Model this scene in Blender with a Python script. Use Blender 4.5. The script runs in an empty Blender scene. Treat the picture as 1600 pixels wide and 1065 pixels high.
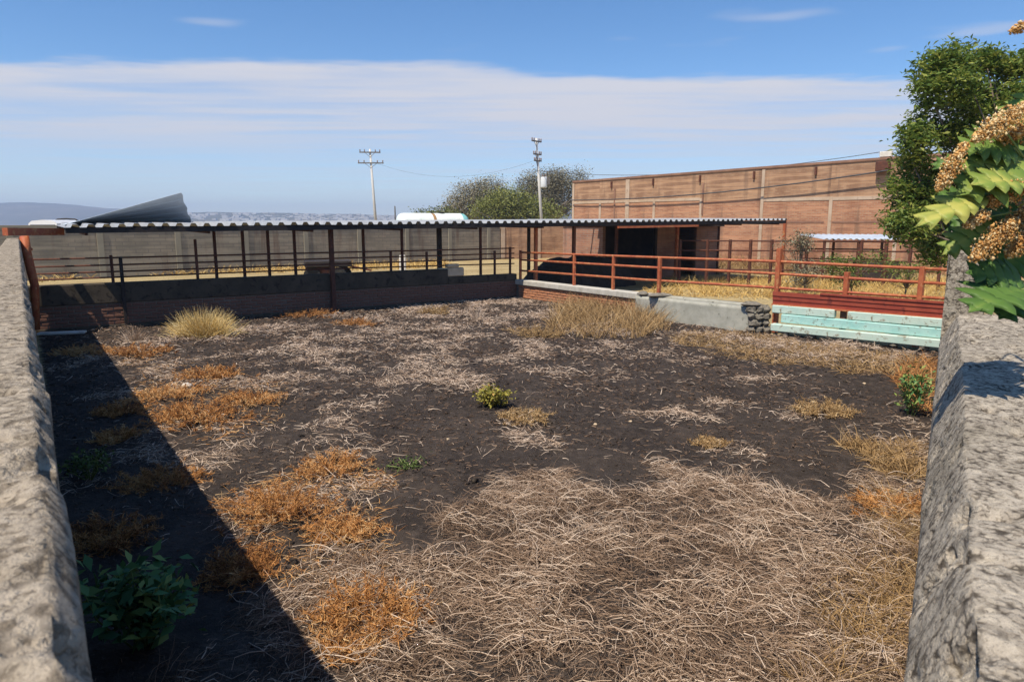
import bpy, math
import numpy as np

# ------------------------------------------------------------------ camera, sky, sun, exposure
SC = bpy.context.scene
COL = SC.collection
FPX, H = 1085.0, 2.3
PITCH = math.atan(182 / FPX)
cam_d = bpy.data.cameras.new("camera")
cam = bpy.data.objects.new("camera", cam_d)
COL.objects.link(cam)
cam.location = (0, 0, H)
cam.rotation_euler = (math.pi / 2 - PITCH, 0, 0)
cam_d.sensor_width = 36
cam_d.lens = 36 * FPX / 1600
cam_d.clip_start = 0.02
cam_d.clip_end = 20000
cam_d.dof.use_dof = True
cam_d.dof.focus_distance = 9
cam_d.dof.aperture_fstop = 12
SC.camera = cam

SUN_EL = math.radians(60)
SUN_H = np.array([-0.61, -0.79])          # horizontal direction towards the sun
SUN_H /= np.linalg.norm(SUN_H)
sun_d = bpy.data.lights.new("sun", 'SUN')
sun_d.energy = 5.0
sun_d.angle = math.radians(0.5)
sun_d.color = (1.0, 0.90, 0.76)
sun = bpy.data.objects.new("sun", sun_d)
COL.objects.link(sun)
sun.location = (-20, -20, 40)
sun.rotation_euler = (math.pi / 2 - SUN_EL, 0, math.atan2(SUN_H[0], -SUN_H[1]))

world = bpy.data.worlds.new("World")
SC.world = world
world.use_nodes = True
SC.view_settings.view_transform = 'Standard'
SC.view_settings.look = 'None'
SC.view_settings.gamma = 1
SC.view_settings.use_curve_mapping = False
SC.view_settings.exposure = 0.2
SC.cycles.max_bounces = 5
SC.cycles.diffuse_bounces = 2
SC.cycles.glossy_bounces = 2
SC.cycles.transmission_bounces = 3


class NT:
    """small helper to write node trees"""
    def __init__(s, tree):
        s.t = tree
    def n(s, kind, **kw):
        nd = s.t.nodes.new(kind)
        for k, v in kw.items():
            setattr(nd, k, v)
        return nd
    def l(s, a, b):
        s.t.links.new(a, b)
    def put(s, sock, v):
        if isinstance(v, (int, float)):
            sock.default_value = v
        elif isinstance(v, (tuple, list)):
            sock.default_value = v if len(sock.default_value) == len(v) else (*v, 1)
        else:
            s.l(v, sock)
    def m(s, op, a, b=0.0, c=0.0, clamp=False):
        nd = s.n('ShaderNodeMath', operation=op)
        nd.use_clamp = clamp
        for i, v in enumerate((a, b, c)):
            s.put(nd.inputs[i], v)
        return nd.outputs[0]
    def step(s, x, a, b):
        nd = s.n('ShaderNodeMapRange', interpolation_type='SMOOTHSTEP')
        s.put(nd.inputs[0], x)
        nd.inputs[1].default_value = a
        nd.inputs[2].default_value = b
        return nd.outputs[0]
    def mix(s, f, a, b, blend='MIX'):
        nd = s.n('ShaderNodeMix', data_type='RGBA', blend_type=blend)
        s.put(nd.inputs[0], f)
        s.put(nd.inputs[6], a)
        s.put(nd.inputs[7], b)
        return nd.outputs[2]
    def noise(s, vec, scale, detail=4, rough=0.55, dist=0.0):
        nd = s.n('ShaderNodeTexNoise')
        if vec is not None:
            s.l(vec, nd.inputs['Vector'])
        nd.inputs['Scale'].default_value = scale
        nd.inputs['Detail'].default_value = detail
        nd.inputs['Roughness'].default_value = rough
        nd.inputs['Distortion'].default_value = dist
        return nd.outputs[0]
    def noise2(s, vec, scale, detail=4, rough=0.55, dist=0.0):
        o = s.noise(vec, scale, detail, rough, dist)
        o.node.noise_dimensions = '2D'
        return o
    def map(s, vec, scale=(1, 1, 1), rot=(0, 0, 0)):
        nd = s.n('ShaderNodeMapping')
        s.l(vec, nd.inputs[0])
        nd.inputs['Scale'].default_value = scale
        nd.inputs['Rotation'].default_value = rot
        return nd.outputs[0]


def build_world():
    t = world.node_tree
    t.nodes.clear()
    w = NT(t)
    out = w.n('ShaderNodeOutputWorld')
    bg = w.n('ShaderNodeBackground')
    w.l(bg.outputs[0], out.inputs[0])
    sky = w.n('ShaderNodeTexSky', sky_type='NISHITA')
    sky.sun_disc = False
    sky.sun_elevation = SUN_EL
    sky.sun_rotation = math.atan2(SUN_H[0], SUN_H[1])
    sky.altitude = 1800
    sky.air_density = 1.0
    sky.dust_density = 0.9
    sky.ozone_density = 3.0
    hs = w.n('ShaderNodeHueSaturation')
    hs.inputs['Saturation'].default_value = 1.2
    hs.inputs['Value'].default_value = 1.0
    w.l(sky.outputs[0], hs.inputs['Color'])
    tc = w.n('ShaderNodeTexCoord').outputs['Generated']
    sp = w.n('ShaderNodeSeparateXYZ')
    w.l(tc, sp.inputs[0])
    z = w.m('MAXIMUM', sp.outputs[2], 0.015)
    u = w.m('DIVIDE', sp.outputs[0], z)
    v = w.m('DIVIDE', sp.outputs[1], z)
    cb = w.n('ShaderNodeCombineXYZ')
    w.l(u, cb.inputs[0]); w.l(v, cb.inputs[1])
    pl = cb.outputs[0]
    # a high sheet of cloud whose near edge lies ahead, breaking up further away
    n1 = w.noise2(w.map(pl, (0.45, 0.75, 1), (0, 0, 0.12)), 1.0, 4, 0.64)
    n2 = w.noise2(w.map(pl, (0.22, 1.1, 1), (0, 0, -0.05)), 1.0, 3, 0.62)
    d = w.m('ADD', v, w.m('MULTIPLY', u, -0.10))
    d = w.m('ADD', d, w.m('MULTIPLY', w.m('SUBTRACT', n1, 0.5), 1.3))
    near = w.step(d, 4.65, 5.1)
    far = w.m('SUBTRACT', 1.0, w.step(d, 7.0, 11.5))
    body = w.step(w.m('ADD', w.m('MULTIPLY', n2, 0.65), w.m('MULTIPLY', n1, 0.35)), 0.30, 0.64)
    cov = w.m('MULTIPLY', w.m('MULTIPLY', near, w.m('ADD', w.m('MULTIPLY', far, 0.52), 0.42)), w.m('ADD', w.m('MULTIPLY', body, 0.62), 0.40))
    wisp = w.m('MULTIPLY', w.step(w.noise2(w.map(pl, (0.9, 1.4, 1), (0, 0, 0.3)), 1.0, 2, 0.6), 0.62, 0.80), 0.35)
    cov = w.m('MAXIMUM', cov, wisp, clamp=True)
    colr = w.mix(cov, hs.outputs[0], (4.5, 4.5, 4.85))
    w.l(colr, bg.inputs[0])
    bg.inputs[1].default_value = 0.14


build_world()

# ------------------------------------------------------------------ helpers
RNG = np.random.default_rng(7)


def ray(px, py):
    x, y = (px - 800) / FPX, -(py - 532.5) / FPX
    return np.array([x, math.cos(PITCH) + y * math.sin(PITCH), -math.sin(PITCH) + y * math.cos(PITCH)])


def G(px, py, z=0.0):
    """where a line of sight meets the level z"""
    r = ray(px, py)
    t = (z - H) / r[2]
    return np.array([r[0] * t, r[1] * t, z])


def D(px, py, Y):
    r = ray(px, py)
    t = Y / r[1]
    return np.array([r[0] * t, Y, H + r[2] * t])


def on_line(px, P, d, py=430):
    """distance along the plan line P + s d at which it crosses the sight line"""
    r = ray(px, py)
    k = r[0] / r[1]
    return (k * P[1] - P[0]) / (d[0] - k * d[1])


def vnoise(x, y, scale, seed=0):
    x = np.asarray(x, float) * scale + 37.7 * seed
    y = np.asarray(y, float) * scale - 11.3 * seed
    xi, yi = np.floor(x).astype(np.int64), np.floor(y).astype(np.int64)
    xf, yf = x - xi, y - yi
    def h(a, b):
        n = (a * 374761393 + b * 668265263 + seed * 1274126177) & 0x7fffffff
        n = ((n ^ (n >> 13)) * 1274126177) & 0x7fffffff
        n = ((n ^ (n >> 16)) * 69069) & 0x7fffffff
        return (n & 0xffff) / 65535.0
    sx, sy = xf * xf * (3 - 2 * xf), yf * yf * (3 - 2 * yf)
    return (h(xi, yi) * (1 - sx) + h(xi + 1, yi) * sx) * (1 - sy) + (h(xi, yi + 1) * (1 - sx) + h(xi + 1, yi + 1) * sx) * sy


def fnoise(x, y, scale, seed=0, octv=3):
    o, a, s = 0, 1.0, 0.0
    for k in range(octv):
        o = o + a * vnoise(x, y, scale * 2 ** k, seed + k)
        s += a
        a *= 0.5
    return o / s


def props(o, label=None, cat=None, group=None, kind=None):
    if label: o['label'] = label
    if cat: o['category'] = cat
    if group: o['group'] = group
    if kind: o['kind'] = kind
    return o


def thing(name, loc, label, cat, group=None):
    o = bpy.data.objects.new(name, None)
    o.empty_display_size = 0.1
    o.location = loc
    COL.objects.link(o)
    return props(o, label, cat, group)


def wpos(o):
    p = np.zeros(3)
    while o is not None:
        p += np.array(o.location)
        o = o.parent
    return p


class MB:
    """collects shapes given in world coordinates"""
    def __init__(s):
        s.v, s.f = [], []
    def add(s, vs, fs):
        b = len(s.v)
        s.v += [tuple(p) for p in vs]
        s.f += [tuple(i + b for i in q) for q in fs]
        return s
    def box(s, c, ax, ay, az):
        """centre and three half-axis vectors"""
        c, ax, ay, az = map(lambda q: np.asarray(q, float), (c, ax, ay, az))
        vs = [c + i * ax + j * ay + k * az for k in (-1, 1) for j in (-1, 1) for i in (-1, 1)]
        return s.add(vs, [(0, 2, 3, 1), (4, 5, 7, 6), (0, 1, 5, 4), (2, 6, 7, 3), (0, 4, 6, 2), (1, 3, 7, 5)])
    def bar(s, a, b, w, h, up=(0, 0, 1)):
        a, b = np.asarray(a, float), np.asarray(b, float)
        d = b - a
        L = np.linalg.norm(d)
        d /= L
        sd = np.cross(d, up)
        sd /= np.linalg.norm(sd)
        u = np.cross(sd, d)
        return s.box((a + b) / 2, d * L / 2, sd * w / 2, u * h / 2)
    def cbox(s, c, ax, ay, az, ch=0.15):
        """box with all edges chamfered by the length ch (metres)"""
        c = np.asarray(c, float)
        A = [np.asarray(q, float) for q in (ax, ay, az)]
        Ln = [np.linalg.norm(q) for q in A]
        vs, idx = [], {}
        for i in (-1, 1):
            for j in (-1, 1):
                for k in (-1, 1):
                    sg = (i, j, k)
                    for a in range(3):
                        p = c.copy()
                        for b in range(3):
                            e = sg[b] * A[b]
                            p = p + (e if b == a else e * max(0.0, 1 - ch / Ln[b]))
                        idx[(sg, a)] = len(vs)
                        vs.append(p)
        fs = []
        for a in range(3):
            b, cc = (a + 1) % 3, (a + 2) % 3
            for sa in (-1, 1):
                q = []
                for sb, s2 in ((-1, -1), (1, -1), (1, 1), (-1, 1)):
                    sg = [0, 0, 0]; sg[a] = sa; sg[b] = sb; sg[cc] = s2
                    q.append(idx[(tuple(sg), a)])
                fs.append(q if sa > 0 else q[::-1])
            for sb in (-1, 1):
                for s2 in (-1, 1):
                    q = []
                    for sa, which in ((-1, b), (1, b), (1, cc), (-1, cc)):
                        sg = [0, 0, 0]; sg[a] = sa; sg[b] = sb; sg[cc] = s2
                        q.append(idx[(tuple(sg), which)])
                    fs.append(q if sb * s2 > 0 else q[::-1])
        for sg in [(i, j, k) for i in (-1, 1) for j in (-1, 1) for k in (-1, 1)]:
            q = [idx[(sg, 0)], idx[(sg, 1)], idx[(sg, 2)]]
            fs.append(q if sg[0] * sg[1] * sg[2] > 0 else q[::-1])
        return s.add(vs, fs)
    def tube(s, pts, r, n=8, cap=True):
        pts = [np.asarray(p, float) for p in pts]
        rs = r if isinstance(r, (list, tuple, np.ndarray)) else [r] * len(pts)
        vs, fs = [], []
        prev = None
        for i, p in enumerate(pts):
            d = pts[min(i + 1, len(pts) - 1)] - pts[max(i - 1, 0)]
            d /= np.linalg.norm(d)
            if prev is None:
                a = np.cross(d, (0, 0, 1) if abs(d[2]) < 0.9 else (1, 0, 0))
            else:
                a = prev - d * np.dot(prev, d)
            a /= np.linalg.norm(a)
            prev = a
            b = np.cross(d, a)
            for k in range(n):
                t = 2 * math.pi * k / n
                vs.append(p + rs[i] * (math.cos(t) * a + math.sin(t) * b))
        for i in range(len(pts) - 1):
            for k in range(n):
                k2 = (k + 1) % n
                fs.append((i * n + k, i * n + k2, (i + 1) * n + k2, (i + 1) * n + k))
        if cap:
            fs.append(tuple(range(n))[::-1])
            m = (len(pts) - 1) * n
            fs.append(tuple(m + k for k in range(n)))
        return s.add(vs, fs)
    def lathe(s, c, prof, n=20, axis=(0, 0, 1)):
        """prof: (radius, height) pairs along axis from c"""
        ax = np.asarray(axis, float)
        ax /= np.linalg.norm(ax)
        a = np.cross(ax, (0, 0, 1) if abs(ax[2]) < 0.9 else (1, 0, 0))
        a /= np.linalg.norm(a)
        b = np.cross(ax, a)
        c = np.asarray(c, float)
        vs, fs = [], []
        for r, h in prof:
            for k in range(n):
                t = 2 * math.pi * k / n
                vs.append(c + ax * h + r * (math.cos(t) * a + math.sin(t) * b))
        for i in range(len(prof) - 1):
            for k in range(n):
                k2 = (k + 1) % n
                fs.append((i * n + k, i * n + k2, (i + 1) * n + k2, (i + 1) * n + k))
        return s.add(vs, fs)
    def grid(s, P, nu, nv):
        """P: (nu*nv,3) row-major"""
        fs = [(i * nv + j, i * nv + j + 1, (i + 1) * nv + j + 1, (i + 1) * nv + j) for i in range(nu - 1) for j in range(nv - 1)]
        return s.add(P, fs)
    def build(s, name, mat, parent=None, smooth=False):
        org = wpos(parent) if parent is not None else np.zeros(3)
        V = np.array(s.v) - org
        own = np.zeros(3)
        if parent is None:
            own = np.array([(V[:, 0].min() + V[:, 0].max()) / 2, (V[:, 1].min() + V[:, 1].max()) / 2, V[:, 2].min()])
            V = V - own
        me = bpy.data.meshes.new(name)
        me.from_pydata(V.tolist(), [], s.f)
        me.materials.append(mat)
        if smooth:
            me.polygons.foreach_set('use_smooth', [True] * len(me.polygons))
        o = bpy.data.objects.new(name, me)
        COL.objects.link(o)
        o.location = own
        if parent is not None:
            o.parent = parent
        return o


def np_mesh(name, V, F, mat, parent=None, tint=None, smooth=False, attrs=None):
    """big meshes from arrays; F is (m,k)"""
    org = wpos(parent) if parent is not None else np.zeros(3)
    V = np.asarray(V, np.float32) - org.astype(np.float32)
    F = np.asarray(F, np.int32)
    me = bpy.data.meshes.new(name)
    me.vertices.add(len(V))
    me.vertices.foreach_set('co', V.ravel())
    me.loops.add(F.size)
    me.loops.foreach_set('vertex_index', F.ravel())
    me.polygons.add(len(F))
    me.polygons.foreach_set('loop_start', np.arange(0, F.size, F.shape[1], dtype=np.int32))
    if smooth:
        me.polygons.foreach_set('use_smooth', np.ones(len(F), bool))
    for k, a in ([('tint', tint)] if tint is not None else []) + list((attrs or {}).items()):
        at = me.attributes.new(k, 'FLOAT', 'POINT')
        at.data.foreach_set('value', np.asarray(a, np.float32))
    me.update(calc_edges=True)
    me.validate()
    me.materials.append(mat)
    o = bpy.data.objects.new(name, me)
    COL.objects.link(o)
    if parent is not None:
        o.parent = parent
    return o


# ------------------------------------------------------------------ materials
MATS = {}


def new_mat(name):
    m = bpy.data.materials.new(name)
    m.use_nodes = True
    t = m.node_tree
    t.nodes.clear()
    w = NT(t)
    out = w.n('ShaderNodeOutputMaterial')
    b = w.n('ShaderNodeBsdfPrincipled')
    w.l(b.outputs[0], out.inputs[0])
    MATS[name] = m
    return m, w, b


def bump(w, b, hgt, strength=0.5, dist=0.02):
    n = w.n('ShaderNodeBump')
    n.inputs['Strength'].default_value = strength
    n.inputs['Distance'].default_value = dist
    w.l(hgt, n.inputs['Height'])
    w.l(n.outputs[0], b.inputs['Normal'])


def ramp(w, f, stops):
    r = w.n('ShaderNodeValToRGB')
    w.l(f, r.inputs[0])
    e = r.color_ramp.elements
    while len(e) < len(stops):
        e.new(0.5)
    for i, (p, c) in enumerate(stops):
        e[i].position = p
        e[i].color = (*c, 1)
    return r.outputs[0]


def simple(name, c1, c2, scale=6, rough=0.8, bmp=0.3, bscale=None, metal=0.0, c3=None, spots=0.68, bdist=0.01, coord='Object'):
    """two-tone weathered surface with optional third colour in patches"""
    m, w, b = new_mat(name)
    tc = w.n('ShaderNodeTexCoord').outputs[coord]
    n1 = w.noise(tc, scale, 6, 0.62)
    col = w.mix(w.step(n1, 0.32, 0.68), c1, c2)
    if c3 is not None:
        n2 = w.noise(tc, scale * 2.3, 5, 0.65, 0.4)
        col = w.mix(w.step(n2, spots - 0.07, spots + 0.05), col, c3)
    w.put(b.inputs['Base Color'], col)
    b.inputs['Roughness'].default_value = rough
    b.inputs['Metallic'].default_value = metal
    b.inputs['Specular IOR Level'].default_value = 0.3
    if bmp:
        bump(w, b, w.noise(tc, bscale or scale * 5, 5, 0.6), bmp, bdist)
    return m


def tint_mat(name, stops, rough=0.8, trans=0.0, attr='tint', noise_scale=None):
    m, w, b = new_mat(name)
    a = w.n('ShaderNodeAttribute', attribute_name=attr)
    f = a.outputs['Fac']
    if noise_scale:
        tc = w.n('ShaderNodeTexCoord').outputs['Object']
        f = w.m('ADD', f, w.m('MULTIPLY', w.m('SUBTRACT', w.noise(tc, noise_scale, 3), 0.5), 0.5), clamp=True)
    col = ramp(w, f, stops)
    w.l(col, b.inputs['Base Color'])
    b.inputs['Roughness'].default_value = rough
    b.inputs['Specular IOR Level'].default_value = 0.25
    if trans:
        tr = w.n('ShaderNodeBsdfTranslucent')
        w.l(w.mix(0.5, col, (0.25, 0.35, 0.03), 'MULTIPLY') if False else col, tr.inputs[0])
        mx = w.n('ShaderNodeMixShader')
        mx.inputs[0].default_value = trans
        w.l(b.outputs[0], mx.inputs[1])
        w.l(tr.outputs[0], mx.inputs[2])
        o = [q for q in w.t.nodes if q.type == 'OUTPUT_MATERIAL'][0]
        w.l(mx.outputs[0], o.inputs[0])
    return m


def ground_mat():
    m, w, b = new_mat('ground_soil')
    tc = w.n('ShaderNodeTexCoord').outputs['Object']
    pen = w.n('ShaderNodeAttribute', attribute_name='pen').outputs['Fac']
    dry = w.n('ShaderNodeAttribute', attribute_name='dry').outputs['Fac']
    n1 = w.noise(tc, 0.9, 6, 0.65)
    n2 = w.noise(tc, 9, 6, 0.7)
    n3 = w.noise(tc, 45, 3, 0.7)
    soil = w.mix(w.step(n1, 0.3, 0.7), (0.033, 0.026, 0.022), (0.056, 0.044, 0.036))
    soil = w.mix(w.step(n2, 0.46, 0.72), soil, (0.086, 0.066, 0.053))
    soil = w.mix(w.m('MULTIPLY', w.step(n3, 0.58, 0.75), 0.7), soil, (0.17, 0.135, 0.105))
    crust = w.step(w.noise(tc, 1.7, 5, 0.7), 0.50, 0.68)
    soil = w.mix(w.m('MULTIPLY', crust, 0.45), soil, (0.11, 0.085, 0.068))
    # flattened litter: streaks of pale stems
    st = w.noise(w.map(tc, (5, 34, 1), (0, 0, 0.2)), 1.0, 5, 0.7, 1.2)
    st2 = w.noise(w.map(tc, (40, 7, 1), (0, 0, 0.5)), 1.0, 5, 0.7, 1.4)
    lit = w.m('MAXIMUM', w.step(st, 0.52, 0.68), w.step(st2, 0.55, 0.7))
    soil = w.mix(w.m('MULTIPLY', lit, w.m('MULTIPLY', dry, 0.85)), soil, (0.24, 0.172, 0.125))
    n4 = w.noise(tc, 0.5, 6, 0.65)
    field = w.mix(w.step(n4, 0.35, 0.65), (0.36, 0.27, 0.13), (0.47, 0.37, 0.19))
    field = w.mix(w.step(n2, 0.5, 0.7), field, (0.22, 0.16, 0.08))
    w.put(b.inputs['Base Color'], w.mix(pen, field, soil))
    b.inputs['Roughness'].default_value = 0.95
    b.inputs['Specular IOR Level'].default_value = 0.15
    bump(w, b, w.m('ADD', n2, w.m('MULTIPLY', n3, 0.5)), 0.9, 0.05)
    return m


def concrete_mat(name, c1, c2, dark, scale=14, pits=38):
    """crumbling mortar full of grit: grains of different tone with dark crevices"""
    m, w, b = new_mat(name)
    tc = w.n('ShaderNodeTexCoord').outputs['Object']
    n1 = w.noise(tc, scale, 5, 0.7)
    n0 = w.noise(tc, 3.0, 4, 0.6)
    wr = w.n('ShaderNodeVectorMath', operation='ADD')
    w.l(tc, wr.inputs[0])
    sc_ = w.n('ShaderNodeVectorMath', operation='SCALE')
    nz = w.n('ShaderNodeTexNoise')
    nz.inputs['Scale'].default_value = 40
    w.l(tc, nz.inputs['Vector'])
    w.l(nz.outputs[1], sc_.inputs[0])
    sc_.inputs['Scale'].default_value = 0.014
    w.l(sc_.outputs[0], wr.inputs[1])
    vo = w.n('ShaderNodeTexVoronoi')
    vo.inputs['Scale'].default_value = pits
    w.l(wr.outputs[0], vo.inputs['Vector'])
    cell = w.n('ShaderNodeSeparateColor')
    w.l(vo.outputs['Color'], cell.inputs[0])
    col = w.mix(w.step(n1, 0.32, 0.68), c1, c2)
    col = w.mix(w.m('MULTIPLY', w.step(cell.outputs[0], 0.60, 0.98), 0.35), col, (c1[0] * 1.3, c1[1] * 1.28, c1[2] * 1.22))
    col = w.mix(w.m('MULTIPLY', w.m('MULTIPLY', w.step(cell.outputs[1], 0.60, 0.9), w.step(w.noise(tc, scale * 2.2, 3, 0.7), 0.40, 0.6)), 0.75), col, (c2[0] * 0.45, c2[1] * 0.42, c2[2] * 0.38))
    col = w.mix(w.m('MULTIPLY', w.step(n0, 0.48, 0.72), 0.5), col, (c2[0] * 0.62, c2[1] * 0.62, c2[2] * 0.56))
    crev = w.m('MULTIPLY', w.step(vo.outputs['Distance'], 0.42, 0.72), w.step(n1, 0.40, 0.58))
    col = w.mix(w.m('MULTIPLY', crev, 0.9), col, dark)
    fine = w.noise(tc, scale * 4, 4, 0.75)
    col = w.mix(w.m('MULTIPLY', w.m('SUBTRACT', 1.0, w.step(fine, 0.34, 0.46)), 0.75), col, dark)
    col = w.mix(w.m('MULTIPLY', w.step(fine, 0.56, 0.66), 0.5), col, (c1[0] * 1.35, c1[1] * 1.35, c1[2] * 1.3))
    w.put(b.inputs['Base Color'], col)
    b.inputs['Roughness'].default_value = 0.95
    b.inputs['Specular IOR Level'].default_value = 0.15
    h = w.m('SUBTRACT', w.m('ADD', n1, w.m('MULTIPLY', fine, 0.9)), w.m('MULTIPLY', crev, 0.35))
    bump(w, b, h, 0.9, 0.009)
    return m


def brick_mat(name, c1, c2, mortar, sc=1.0, off=0.0):
    """brickwork too far away to tell bricks apart; local x along the wall, z up"""
    m, w, b = new_mat(name)
    tc = w.n('ShaderNodeTexCoord').outputs['Object']
    sp = w.n('ShaderNodeSeparateXYZ')
    w.l(tc, sp.inputs[0])
    cb = w.n('ShaderNodeCombineXYZ')
    w.l(sp.outputs[0], cb.inputs[0])
    w.l(sp.outputs[2], cb.inputs[1])
    bt = w.n('ShaderNodeTexBrick')
    w.l(cb.outputs[0], bt.inputs['Vector'])
    bt.inputs['Color1'].default_value = (*c1, 1)
    bt.inputs['Color2'].default_value = (*c2, 1)
    bt.inputs['Mortar'].default_value = (*mortar, 1)
    bt.inputs['Scale'].default_value = sc
    bt.inputs['Brick Width'].default_value = 0.26
    bt.inputs['Row Height'].default_value = 0.085
    bt.inputs['Mortar Size'].default_value = 0.011
    bt.inputs['Bias'].default_value = 0.0
    n1 = w.noise(tc, 0.55, 6, 0.65)
    col = w.mix(w.m('MULTIPLY', w.step(n1, 0.42, 0.66), 0.75), bt.outputs[0], (c1[0] * 0.66, c1[1] * 0.68, c1[2] * 0.70))
    # uneven courses and rain streaks
    row = w.noise(w.map(tc, (0.25, 0.25, 5.5)), 1.0, 4, 0.6)
    col = w.mix(w.m('MULTIPLY', w.step(row, 0.46, 0.64), 0.6), col, (c2[0] * 1.18, c2[1] * 1.2, c2[2] * 1.2))
    stk = w.noise(w.map(tc, (2.2, 2.2, 0.22)), 1.0, 4, 0.6)
    col = w.mix(w.m('MULTIPLY', w.step(stk, 0.52, 0.70), 0.6), col, (0.15, 0.09, 0.06))
    w.put(b.inputs['Base Color'], col)
    b.inputs['Roughness'].default_value = 0.9
    bump(w, b, bt.outputs['Fac'], -0.4, 0.02)
    return m


M_ground = ground_mat()
M_wallL = concrete_mat('rough_concrete_pale', (0.47, 0.40, 0.31), (0.30, 0.25, 0.185), (0.10, 0.08, 0.058), 30, 70)
M_wallR = concrete_mat('rough_concrete_grey', (0.57, 0.50, 0.395), (0.37, 0.315, 0.245), (0.06, 0.048, 0.036), 34, 85)
M_plaster = simple('grey_plaster', (0.32, 0.315, 0.26), (0.43, 0.42, 0.355), 3.5, 0.9, 0.4, 30, c3=(0.13, 0.13, 0.10), spots=0.66)
M_coping = simple('concrete_coping', (0.42, 0.40, 0.34), (0.55, 0.52, 0.45), 4, 0.9, 0.4, 30, c3=(0.2, 0.17, 0.12), spots=0.7)
M_darkcap = simple('shade_dark_plaster', (0.060, 0.048, 0.034), (0.095, 0.075, 0.052), 3, 0.95, 0.4, 30, c3=(0.03, 0.024, 0.018), spots=0.6)  # plaster made near black: canopy shade is put into the colour
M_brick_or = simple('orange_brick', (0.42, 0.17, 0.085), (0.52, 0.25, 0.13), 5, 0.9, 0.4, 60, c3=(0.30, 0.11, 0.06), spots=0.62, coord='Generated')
M_brick_dk = simple('shade_darkened_brick', (0.15, 0.07, 0.048), (0.25, 0.125, 0.08), 5, 0.9, 0.4, 60, c3=(0.14, 0.08, 0.06), spots=0.58, coord='Generated')  # brick darkened so its colour carries the shadow under the canopy
M_mortar = simple('lime_mortar', (0.22, 0.18, 0.14), (0.15, 0.125, 0.10), 12, 0.95, 0.5, 60)
M_rust = simple('rusty_steel', (0.085, 0.034, 0.022), (0.15, 0.055, 0.032), 8, 0.75, 0.3, 40, c3=(0.05, 0.03, 0.025), spots=0.62)
M_redpipe = simple('red_oxide_pipe', (0.36, 0.085, 0.04), (0.48, 0.15, 0.06), 5, 0.6, 0.25, 40, c3=(0.50, 0.24, 0.10), spots=0.6)
M_redboard = simple('red_oxide_sheet', (0.27, 0.05, 0.032), (0.35, 0.075, 0.04), 2.5, 0.6, 0.3, 25, c3=(0.17, 0.035, 0.025), spots=0.64)
M_turq = simple('turquoise_paint', (0.30, 0.56, 0.51), (0.42, 0.64, 0.58), 4, 0.6, 0.4, 25, c3=(0.22, 0.24, 0.19), spots=0.64)
M_turq2 = simple('faded_turquoise_paint', (0.44, 0.60, 0.52), (0.54, 0.65, 0.56), 3, 0.6, 0.3, 25, c3=(0.26, 0.22, 0.15), spots=0.62)
M_sheet = simple('galvanised_sheet', (0.30, 0.31, 0.32), (0.40, 0.41, 0.42), 1.5, 0.5, 0.1, 30, metal=0.0, c3=(0.42, 0.36, 0.30), spots=0.7)
M_sheetdk = simple('loose_sheet', (0.50, 0.58, 0.66), (0.58, 0.66, 0.74), 2, 0.5, 0.1, 30)
M_blackst = simple('dark_steel', (0.022, 0.018, 0.016), (0.04, 0.03, 0.026), 6, 0.7, 0.2, 30)
M_blockwall = None
M_blockcol = simple('grey_block_pilaster', (0.27, 0.245, 0.185), (0.32, 0.29, 0.22), 1.2, 0.95, 0.4, 14)
M_bbrick_lo = brick_mat('far_brick_orange', (0.34, 0.135, 0.07), (0.50, 0.25, 0.135), (0.38, 0.27, 0.18))
M_bbrick_up = brick_mat('far_brick_tan', (0.34, 0.175, 0.095), (0.49, 0.29, 0.165), (0.36, 0.26, 0.17))
M_blockwall = brick_mat('grey_block_wall', (0.25, 0.22, 0.165), (0.33, 0.28, 0.205), (0.22, 0.19, 0.15), sc=0.5)
M_shedbrick = brick_mat('shed_brick', (0.30, 0.13, 0.08), (0.40, 0.20, 0.12), (0.30, 0.24, 0.19))
M_column = simple('pale_concrete_column', (0.44, 0.32, 0.22), (0.54, 0.42, 0.31), 1.4, 0.9, 0.3, 20, c3=(0.38, 0.27, 0.19), spots=0.64)
M_bcoping = simple('building_coping', (0.22, 0.12, 0.08), (0.32, 0.18, 0.12), 1.2, 0.9, 0.3, 20)
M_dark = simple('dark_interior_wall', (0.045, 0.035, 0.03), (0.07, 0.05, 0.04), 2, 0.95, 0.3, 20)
M_heap = simple('dark_manure', (0.032, 0.025, 0.020), (0.058, 0.045, 0.036), 3, 1.0, 0.8, 14, c3=(0.09, 0.07, 0.05), spots=0.68, bdist=0.06)
M_stone = simple('field_stone', (0.14, 0.13, 0.10), (0.24, 0.21, 0.17), 7, 0.95, 0.6, 30, c3=(0.34, 0.30, 0.24), spots=0.62, coord='Generated')
M_pale = simple('pale_rubble', (0.62, 0.58, 0.50), (0.75, 0.71, 0.63), 6, 0.9, 0.4, 30)
M_beige = simple('beige_block', (0.58, 0.44, 0.28), (0.70, 0.55, 0.37), 5, 0.95, 0.5, 30)  # beige raised to paint sunlight onto the parapet block under the canopy
M_pole = simple('pole_concrete', (0.52, 0.50, 0.46), (0.62, 0.60, 0.55), 1.5, 0.9, 0.2, 20)
M_polewood = simple('crossarm', (0.12, 0.11, 0.10), (0.18, 0.16, 0.14), 4, 0.8, 0.2, 20)
M_insul = simple('insulator', (0.20, 0.14, 0.12), (0.28, 0.20, 0.17), 8, 0.3, 0.0)
M_transf = simple('transformer_paint', (0.62, 0.64, 0.64), (0.72, 0.73, 0.72), 2, 0.5, 0.0)
M_wire = simple('cable', (0.05, 0.05, 0.055), (0.09, 0.09, 0.09), 3, 0.7, 0.0)
M_tankw = simple('tank_white', (0.70, 0.76, 0.70), (0.80, 0.83, 0.77), 1.2, 0.45, 0.1, 20, c3=(0.55, 0.60, 0.52), spots=0.68)
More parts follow.
